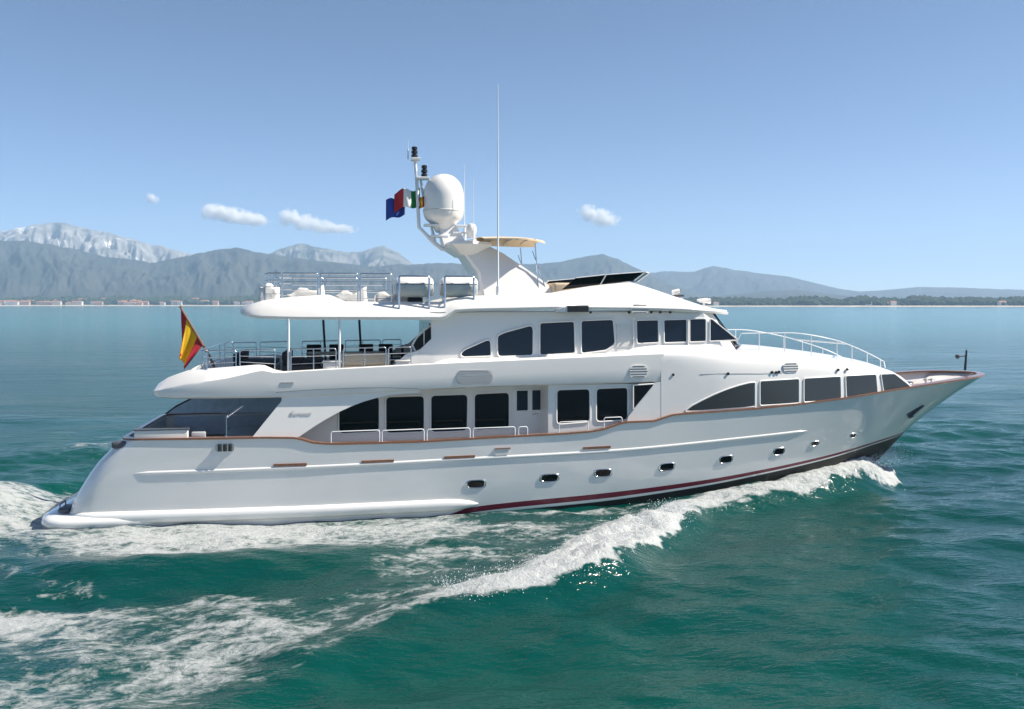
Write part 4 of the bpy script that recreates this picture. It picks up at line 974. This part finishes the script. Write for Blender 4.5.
vo = N.new('ShaderNodeTexVoronoi'); vo.feature = 'DISTANCE_TO_EDGE'; vo.inputs['Scale'].default_value = 1.35; L.new(dv.outputs[0], vo.inputs['Vector'])
lace = mapr(vo.outputs['Distance'], 0, .26, 1, 0)
pat = mth('ADD', mth('ADD', mth('MULTIPLY', n1, .50), mth('MULTIPLY', n2, .44)), mth('MULTIPLY', lace, .06))
thr = mth('SUBTRACT', .98, mth('MULTIPLY', fo, .92))
ff = mapr(pat, mth('SUBTRACT', thr, .04), mth('ADD', thr, .17), 0, 1)
ff = mth('MULTIPLY', mth('MULTIPLY', ff, mapr(fo, .08, .25, 0, 1)), mapr(fo, .45, 1.0, .78, 1))
fb = N.new('ShaderNodeBsdfPrincipled'); fb.inputs['Roughness'].default_value = .85; fb.inputs['Base Color'].default_value = (.52, .54, .54, 1); fb.inputs['Specular IOR Level'].default_value = .2
b2 = N.new('ShaderNodeBump'); b2.inputs['Strength'].default_value = .8; b2.inputs['Distance'].default_value = .26; L.new(nnoise(3.5, tc.outputs['Object'], 8, .7), b2.inputs['Height']); L.new(b2.outputs[0], fb.inputs['Normal'])
mx = N.new('ShaderNodeMixShader'); L.new(ff, mx.inputs[0]); L.new(pb.outputs[0], mx.inputs[1]); L.new(fb.outputs[0], mx.inputs[2]); L.new(mx.outputs[0], N['Material Output'].inputs['Surface'])
# aerated water just under thin foam is paler
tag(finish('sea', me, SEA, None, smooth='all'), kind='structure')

# spray thrown up along the breaking bow wave
rs = np.random.RandomState(5); vs_, fs_ = [], []
cp = np.array(crest)
for k in range(8000):
    s = rs.choice([rs.uniform(0, 2.0), rs.uniform(5.3, 10.3)], p=[.5, .5]); i = min(int(s), len(cp)-2); t_ = s-i
    p = cp[i]*(1-t_)+cp[i+1]*t_; hz = float(np.interp(s, P_, [1.3,1.05,.7,.5,.45,.5,.6,.7,.65,.55,.4,.3,.2,.2,.1]))
    off = rs.normal(.35, .45); d_ = cp[i+1]-cp[i]; nrm = np.array([d_[1], -d_[0]])/np.hypot(*d_)
    x, y = p-nrm*off*(1 if nrm[1] > 0 else -1); z = max(.05, hz*.75)+abs(rs.normal(0, .16))*(1.2 if s < 2 else .8); r_ = rs.uniform(.006, .019)
    for sy in ((1, -1) if k % 6 == 0 else (-1,)):
        b0 = len(vs_); a0 = rs.rand()*6
        vs_ += [(x+r_*math.cos(a0+j*2.09), sy*y+r_*math.sin(a0+j*2.09), z-r_*.5) for j in range(3)]+[(x, sy*y, z+r_)]
        fs_ += [(b0,b0+1,b0+3),(b0+1,b0+2,b0+3),(b0+2,b0,b0+3),(b0,b0+2,b0+1)]
me = bpy.data.meshes.new('bow_spray'); me.from_pydata(vs_, [], fs_)
FOAMM = mat('spray_drops', (.8,.82,.82), .6)
tag(finish('bow_spray', me, FOAMM), 'white spray drops flung up over the breaking bow wave', 'spray', kind='stuff')

# ------------------------------------------------------------------ far shore and mountains
def ridge(name, pts, Dr, Db, m, amp=.02, nrow=34, seed=0, rough=.5, lab=None):
    px = np.arange(pts[0][0], pts[-1][0]+.1, 1.6); xs = [p[0] for p in pts]; ys = [p[1] for p in pts]
    hr = (HZ-np.interp(px, xs, ys))/900*Dr+7.2
    hr = hr*(1+amp*2*(fbm(px*.045, px*0+seed, 5, seed, .6)-.5)+amp*1.1*(fbm(px*.22, px*0+3.3, 4, seed+9, .65)-.5))
    hr = np.maximum(hr, 2)
    vs = []; T = np.concatenate([np.linspace(0, 1, nrow), [1.12, 1.3]])
    for t_ in T:
        D = Db+(Dr-Db)*t_; Xc = (px-512)/900*Dr*(.25*t_+.75) if False else (px-512)/900*D
        wx_ = px+26*(fbm(px*.03, t_*2.5+0*px, 3, seed+70)-.5); gul = .62-1.25*np.abs(fbm(wx_*.035+seed, t_*1.5+0*px, 5, seed+20, .6)-.5)*2-.35; gul2 = fbm(px*.16+seed, t_*5+0*px, 4, seed+40, .6)-.5
        base = t_**(.9) if t_ <= 1 else 1-(t_-1)*2.2
        z = hr*(base+(rough*gul+.35*rough*gul2)*min(1, 4*t_*(1-t_)) if t_ <= 1 else base)
        z = np.clip(z, 1.5, hr*(min(t_, 1)**.55 if t_ <= 1 else 1))
        wx = CX+Xc*ca+D*sa; wy = CY-Xc*sa+D*ca
        vs.append(np.stack([wx, wy, z], -1))
    V = np.concatenate(vs); n = len(px); f = [(r*n+i, r*n+i+1, (r+1)*n+i+1, (r+1)*n+i) for r in range(len(T)-1) for i in range(n-1)]
    me = bpy.data.meshes.new(name); me.from_pydata(V.tolist(), [], f)
    return tag(finish(name, me, m, None, smooth='all'), kind='structure')
def hillmat(name, c1, c2, scale, c3=None, thr=.6):
    m = bpy.data.materials.new(name); m.use_nodes = True; t = m.node_tree; b = t.nodes['Principled BSDF']; b.inputs['Roughness'].default_value = 1; b.inputs['Specular IOR Level'].default_value = .1
    tc = t.nodes.new('ShaderNodeTexCoord'); n = t.nodes.new('ShaderNodeTexNoise'); n.inputs['Scale'].default_value = scale; n.inputs['Detail'].default_value = 9; n.inputs['Roughness'].default_value = .65
    t.links.new(tc.outputs['Object'], n.inputs['Vector']); cr = t.nodes.new('ShaderNodeValToRGB'); e = cr.color_ramp.elements
    e[0].position = .38; e[0].color = (*c1, 1); e[1].position = .58; e[1].color = (*c2, 1)
    if c3: x = e.new(thr); x.color = (*c2, 1); y = e.new(thr+.04); y.color = (*c3, 1)
    t.links.new(n.outputs[0], cr.inputs[0]); t.links.new(cr.outputs[0], b.inputs['Base Color']); return m
WOODH = hillmat('wooded_hillside', (.045,.050,.045), (.068,.070,.060), .003)
ROCK = hillmat('grey_rock', (.14,.14,.13), (.30,.29,.27), .006, (.74,.71,.66), .60)
ROCK2 = hillmat('grey_rock_wooded', (.06,.07,.05), (.22,.21,.19), .005, (.55,.52,.47), .67)
ridge('mountain', [(-420,250),(-250,238),(-120,244),(-40,236),(0,231),(25,226),(48,222.5),(70,224.5),(85,228),(105,232.5),(120,236),(140,240),(160,245),(185,252),(230,262),(280,275),(330,290)], 7000, 5300, ROCK, .045, 70, 3, .8)
ridge('mountain', [(200,285),(240,262),(272,252),(286,247.5),(300,243),(316,246),(335,251),(350,252),(368,250),(384,246.5),(398,253),(415,265),(450,276),(500,290)], 7100, 5500, ROCK2, .045, 60, 11, .8)
ridge('hills', [(-420,262),(-200,250),(-80,246),(0,240.5),(40,242),(75,249),(110,257),(150,262),(185,257),(215,250),(235,247.5),(258,252),(290,257),(330,262),(370,266),(420,264),(450,263),(490,266),(540,275),(600,288),(680,300)], 5000, 3680, WOODH, .035, 50, 21, .28)
ridge('hills', [(400,292),(470,276),(515,264),(535,264),(560,262),(583,257.5),(602,254),(618,259),(640,270),(668,284),(700,294),(760,301)], 5900, 4800, WOODH, .025, 30, 31, .35)
ridge('hills', [(560,300),(610,284),(640,274),(665,271.5),(692,272),(713,265.5),(735,270),(765,273.5),(790,277),(815,283),(840,289),(860,291.5),(885,290),(920,287),(965,287.5),(1024,290),(1150,284),(1300,276),(1500,290)], 8100, 6200, WOODH, .03, 30, 41, .3)
ridge('hills', [(660,302),(720,296),(765,291),(800,289.5),(830,294),(870,298),(940,299),(1024,298),(1200,294),(1500,296)], 5600, 3500, WOODH, .03, 24, 51, .25)
# beach and coastal plain
BEACH = hillmat('beach_sand', (.34,.30,.25), (.50,.45,.38), .02)
PLAIN = hillmat('coastal_scrub', (.05,.06,.03), (.16,.15,.09), .01)
shoreD = interp([(-700,3300),(0,3240),(300,3100),(600,2650),(700,2420),(1024,2200),(1700,2050)])
vs, f = [], []; pxs = np.arange(-700, 1701, 20)
for px in pxs:
    D0 = shoreD(px)
    for D, z in ((D0-30,-.6),(D0,.6),(D0+45,3.0),(D0+60,3.2)): x, y = camw((px-512)/900*D, D); vs.append((x, y, z))
n = 4
for i in range(len(pxs)-1):
    for k in range(n-1): f.append((i*n+k, (i+1)*n+k, (i+1)*n+k+1, i*n+k+1))
me = bpy.data.meshes.new('beach'); me.from_pydata(vs, [], f); tag(finish('beach', me, BEACH, None, smooth='all'), kind='structure')
vs, f = [], []
for px in pxs:
    for D, z in ((shoreD(px)+56,3.1),(shoreD(px)+420,22),(5600,25),(8200,26)): x, y = camw((px-512)/900*D, D); vs.append((x, y, z))
for i in range(len(pxs)-1):
    for k in range(3): f.append((i*4+k, (i+1)*4+k, (i+1)*4+k+1, i*4+k+1))
me = bpy.data.meshes.new('coastal_plain'); me.from_pydata(vs, [], f); tag(finish('coastal_plain', me, PLAIN, None, smooth='all'), kind='structure')
# woods behind the beach (one far mass)
ico = bmesh.new(); bmesh.ops.create_icosphere(ico, subdivisions=1, radius=1); iv = np.array([v.co[:] for v in ico.verts]); ico.verts.index_update(); jf = [[v.index for v in f_.verts] for f_ in ico.faces]; ico.free()
def woods(name, n, pxr, dd, hr, lab, seed, gaps=None):
    rs = np.random.RandomState(seed); vs, fs = [], []
    for k in range(n):
        px = rs.uniform(*pxr); D = shoreD(px)+rs.uniform(*dd)
        if gaps and rs.rand() > np.interp(px, *gaps): continue
        h = rs.uniform(*hr)*(.6+.8*vnoise(np.array([px*.05]), np.array([.5]), seed)[0]); x, y = camw((px-512)/900*D, D); b0 = len(vs); w_ = h*rs.uniform(.6, 1.2)
        j = 1+rs.uniform(-.25, .25, (len(iv), 1)); zb_ = 3+19*min(max((D-shoreD(px)-56)/364, 0), 1); p = iv*j*np.array([w_, w_, h*.6])+np.array([x, y, zb_+h*.5]); vs += p.tolist(); fs += [[b0+i for i in q_] for q_ in jf]
    me = bpy.data.meshes.new(name); me.from_pydata(vs, [], fs); tag(finish(name, me, LEAF), lab, 'trees', kind='stuff')
LEAF = hillmat('far_foliage', (.018,.03,.012), (.05,.06,.028), .05)
woods('shore_woods', 3800, (-300, 300), (80, 430), (9, 17), 'dark green pine belt behind the town beach on the left shore', 2, ([-300,0,120,150,300],[.5,.35,.5,.9,1]))
woods('shore_woods', 2600, (560, 1300), (60, 300), (7, 13), 'long dark wooded strip along the shore beyond the bow', 3)
HM = [mat('cream_plaster', (.60,.52,.42), .9, noise=.05, nscale=.2), mat('white_plaster', (.72,.70,.66), .9, noise=.05, nscale=.2), mat('pink_plaster', (.52,.36,.29), .9, noise=.05, nscale=.2)]
ROOF = mat('terracotta_roof', (.36,.17,.10), .9, noise=.12, nscale=.3); WIN = mat('dark_window', (.03,.03,.035), .3)
rs = np.random.RandomState(9); used = []
def house(px, wd, ht, mi, label, group, D=None, flat=False):
    D = D or shoreD(px)+rs.choice([rs.uniform(55, 85), rs.uniform(90, 330)]); x, y = camw((px-512)/900*D, D); z = 3.0+19*min(max((D-shoreD(px)-56)/364, 0), 1)
    t = thing('beach_house' if wd < 45 else 'seafront_hotel', label, 'house' if wd < 45 else 'hotel', (x, y, z), group=group); dp = 12
    def T(u, v, h): return (x+u*ca-v*-sa, y-u*sa+v*ca, z+h)
    mb = MB(); mb.loft([[T(-wd/2,-dp/2,h),T(wd/2,-dp/2,h),T(wd/2,dp/2,h),T(-wd/2,dp/2,h)] for h in (-.5, ht)], True, True); mb.build('wall', [HM[mi]], t)
    mb = MB(); e = .8
    if flat: mb.loft([[T(-wd/2-.3,-dp/2-.3,h),T(wd/2+.3,-dp/2-.3,h),T(wd/2+.3,dp/2+.3,h),T(-wd/2-.3,dp/2+.3,h)] for h in (ht+.01, ht+.6)], True, True); mb.build('roof', [HM[1]], t)
    else: mb.loft([[T(s*(wd/2+e),-dp/2-e,ht+.01),T(s*(wd/2+e),0,ht+3.2),T(s*(wd/2+e),dp/2+e,ht+.01)] for s in (-1, 1)], True, True); mb.build('roof', [ROOF], t)
    if wd > 45:
        for i in range(int(wd/7)):
            for k in range(max(1, int(ht/3.6))):
                u = -wd/2+wd*(i+.5)/int(wd/7); h = k*3.3+1; mb = MB(); mb.loft([[T(u-.9,v,h),T(u+.9,v,h),T(u+.9,v,h+1.6),T(u-.9,v,h+1.6)] for v in (-dp/2-.06,-dp/2+.1)], True, True); mb.build('window', [WIN], t)
LB = ['small cream house with a red roof on the far shore', 'small white house with a red roof on the far shore', 'small pink house with a red roof on the far shore']
house(44, 50, 11, 2, 'wide pink building with a red roof on the left beach below the rocky mountain', None)
house(103, 62, 8, 1, 'long low white building on the left beach in front of dark trees', None, flat=True)
house(12, 46, 10, 1, 'white flat roofed building nearest the left end of the far beach', None, flat=True)
for px in sorted(list(rs.uniform(-40, 135, 52))+list(rs.uniform(135, 262, 16))):
    mi = int(rs.choice([0,0,1,1,2])); house(px, rs.uniform(15, 36), rs.uniform(7, 14), mi, LB[mi], LB[mi].replace('house', 'houses'))
for px in (716, 731, 868, 884, 893, 1003):
    house(px, rs.uniform(14, 24), rs.uniform(6, 9), 1, 'small white house among the dark woods beyond the bow', 'white houses among the woods beyond the bow')

# ------------------------------------------------------------------ clouds (beyond and above the haze)
CL = bpy.data.materials.new('cloud_vapour'); CL.use_nodes = True; t = CL.node_tree; t.nodes.remove(t.nodes['Principled BSDF']); N = t.nodes; L = t.links
tc = N.new('ShaderNodeTexCoord'); ln = N.new('ShaderNodeVectorMath'); ln.operation = 'LENGTH'; L.new(tc.outputs['Object'], ln.inputs[0])
geo = N.new('ShaderNodeNewGeometry'); SEAN = (N, L)
def mth2(op, a, b_):
    m = N.new('ShaderNodeMath'); m.operation = op
    for i, v in enumerate((a, b_)):
        if hasattr(v, 'links'): L.new(v, m.inputs[i])
        else: m.inputs[i].default_value = v
    return m.outputs[0]
n_ = N.new('ShaderNodeTexNoise'); n_.inputs['Scale'].default_value = .010; n_.inputs['Detail'].default_value = 7; n_.inputs['Roughness'].default_value = .62; L.new(geo.outputs['Position'], n_.inputs['Vector'])
d_ = mth2('SUBTRACT', mth2('MULTIPLY', n_.outputs[0], 2.5), mth2('ADD', mth2('MULTIPLY', ln.outputs['Value'], 1.0), .44))
d_ = mth2('MULTIPLY', mth2('MAXIMUM', d_, 0), .04)
pv_ = N.new('ShaderNodeVolumePrincipled'); pv_.inputs['Color'].default_value = (1,.99,.97,1); L.new(d_, pv_.inputs['Density']); L.new(pv_.outputs[0], N['Material Output'].inputs['Volume'])
def cloud(label, lumps):
    t = thing('cloud', label, 'cloud', (0, 0, 0)); D = 11500
    for (px, py, w_, h_) in lumps:
        me = bpy.data.meshes.new('vapour'); bm = bmesh.new(); bmesh.ops.create_icosphere(bm, subdivisions=2, radius=1); bm.to_mesh(me); bm.free(); me.materials.append(CL)
        o = bpy.data.objects.new('cloud_puff', me); C.objects.link(o); o.parent = t
        x, y = camw((px-512)/900*D, D); o.location = (x, y, 7.2+(HZ-py)/900*D); o.scale = (w_/900*D, w_/900*D*.7, h_/900*D); o.rotation_euler = (0, 0, -AL)
cloud('long low white cloud above the left mountains, left half of the pair', [(214,212,17,11),(228,214,18,11),(243,218,22,9),(258,221,16,7)])
cloud('flat white cloud above the left mountains, right half of the pair', [(290,218,16,11),(304,223,20,11),(322,227,20,9),(340,229,20,6)])
cloud('small lone white cloud high over the mountains behind the wheelhouse', [(588,213,14,10),(600,218,18,11),(610,221,14,8)])
cloud('tiny wisp of cloud at the upper left above the rocky mountain', [(152,199,8,8)])

# ------------------------------------------------------------------ haze
me = bpy.data.meshes.new('haze'); S = 8600
bm = bmesh.new(); bmesh.ops.create_cube(bm, size=1)
for v in bm.verts: v.co = Vector((CX+v.co.x*2*S, CY+v.co.y*2*S, -2.2 if v.co.z < 0 else 690))
bm.to_mesh(me); bm.free()
HZM = bpy.data.materials.new('haze_air'); HZM.use_nodes = True; t = HZM.node_tree; t.nodes.remove(t.nodes['Principled BSDF'])
v_ = t.nodes.new('ShaderNodeVolumePrincipled'); v_.inputs['Color'].default_value = (.54,.74,1.0,1); v_.inputs['Density'].default_value = .00011; v_.inputs['Anisotropy'].default_value = .1
t.links.new(v_.outputs[0], t.nodes['Material Output'].inputs['Volume'])
tag(finish('haze', me, HZM), 'pale blue summer haze lying over the sea and shore', 'haze', kind='stuff')
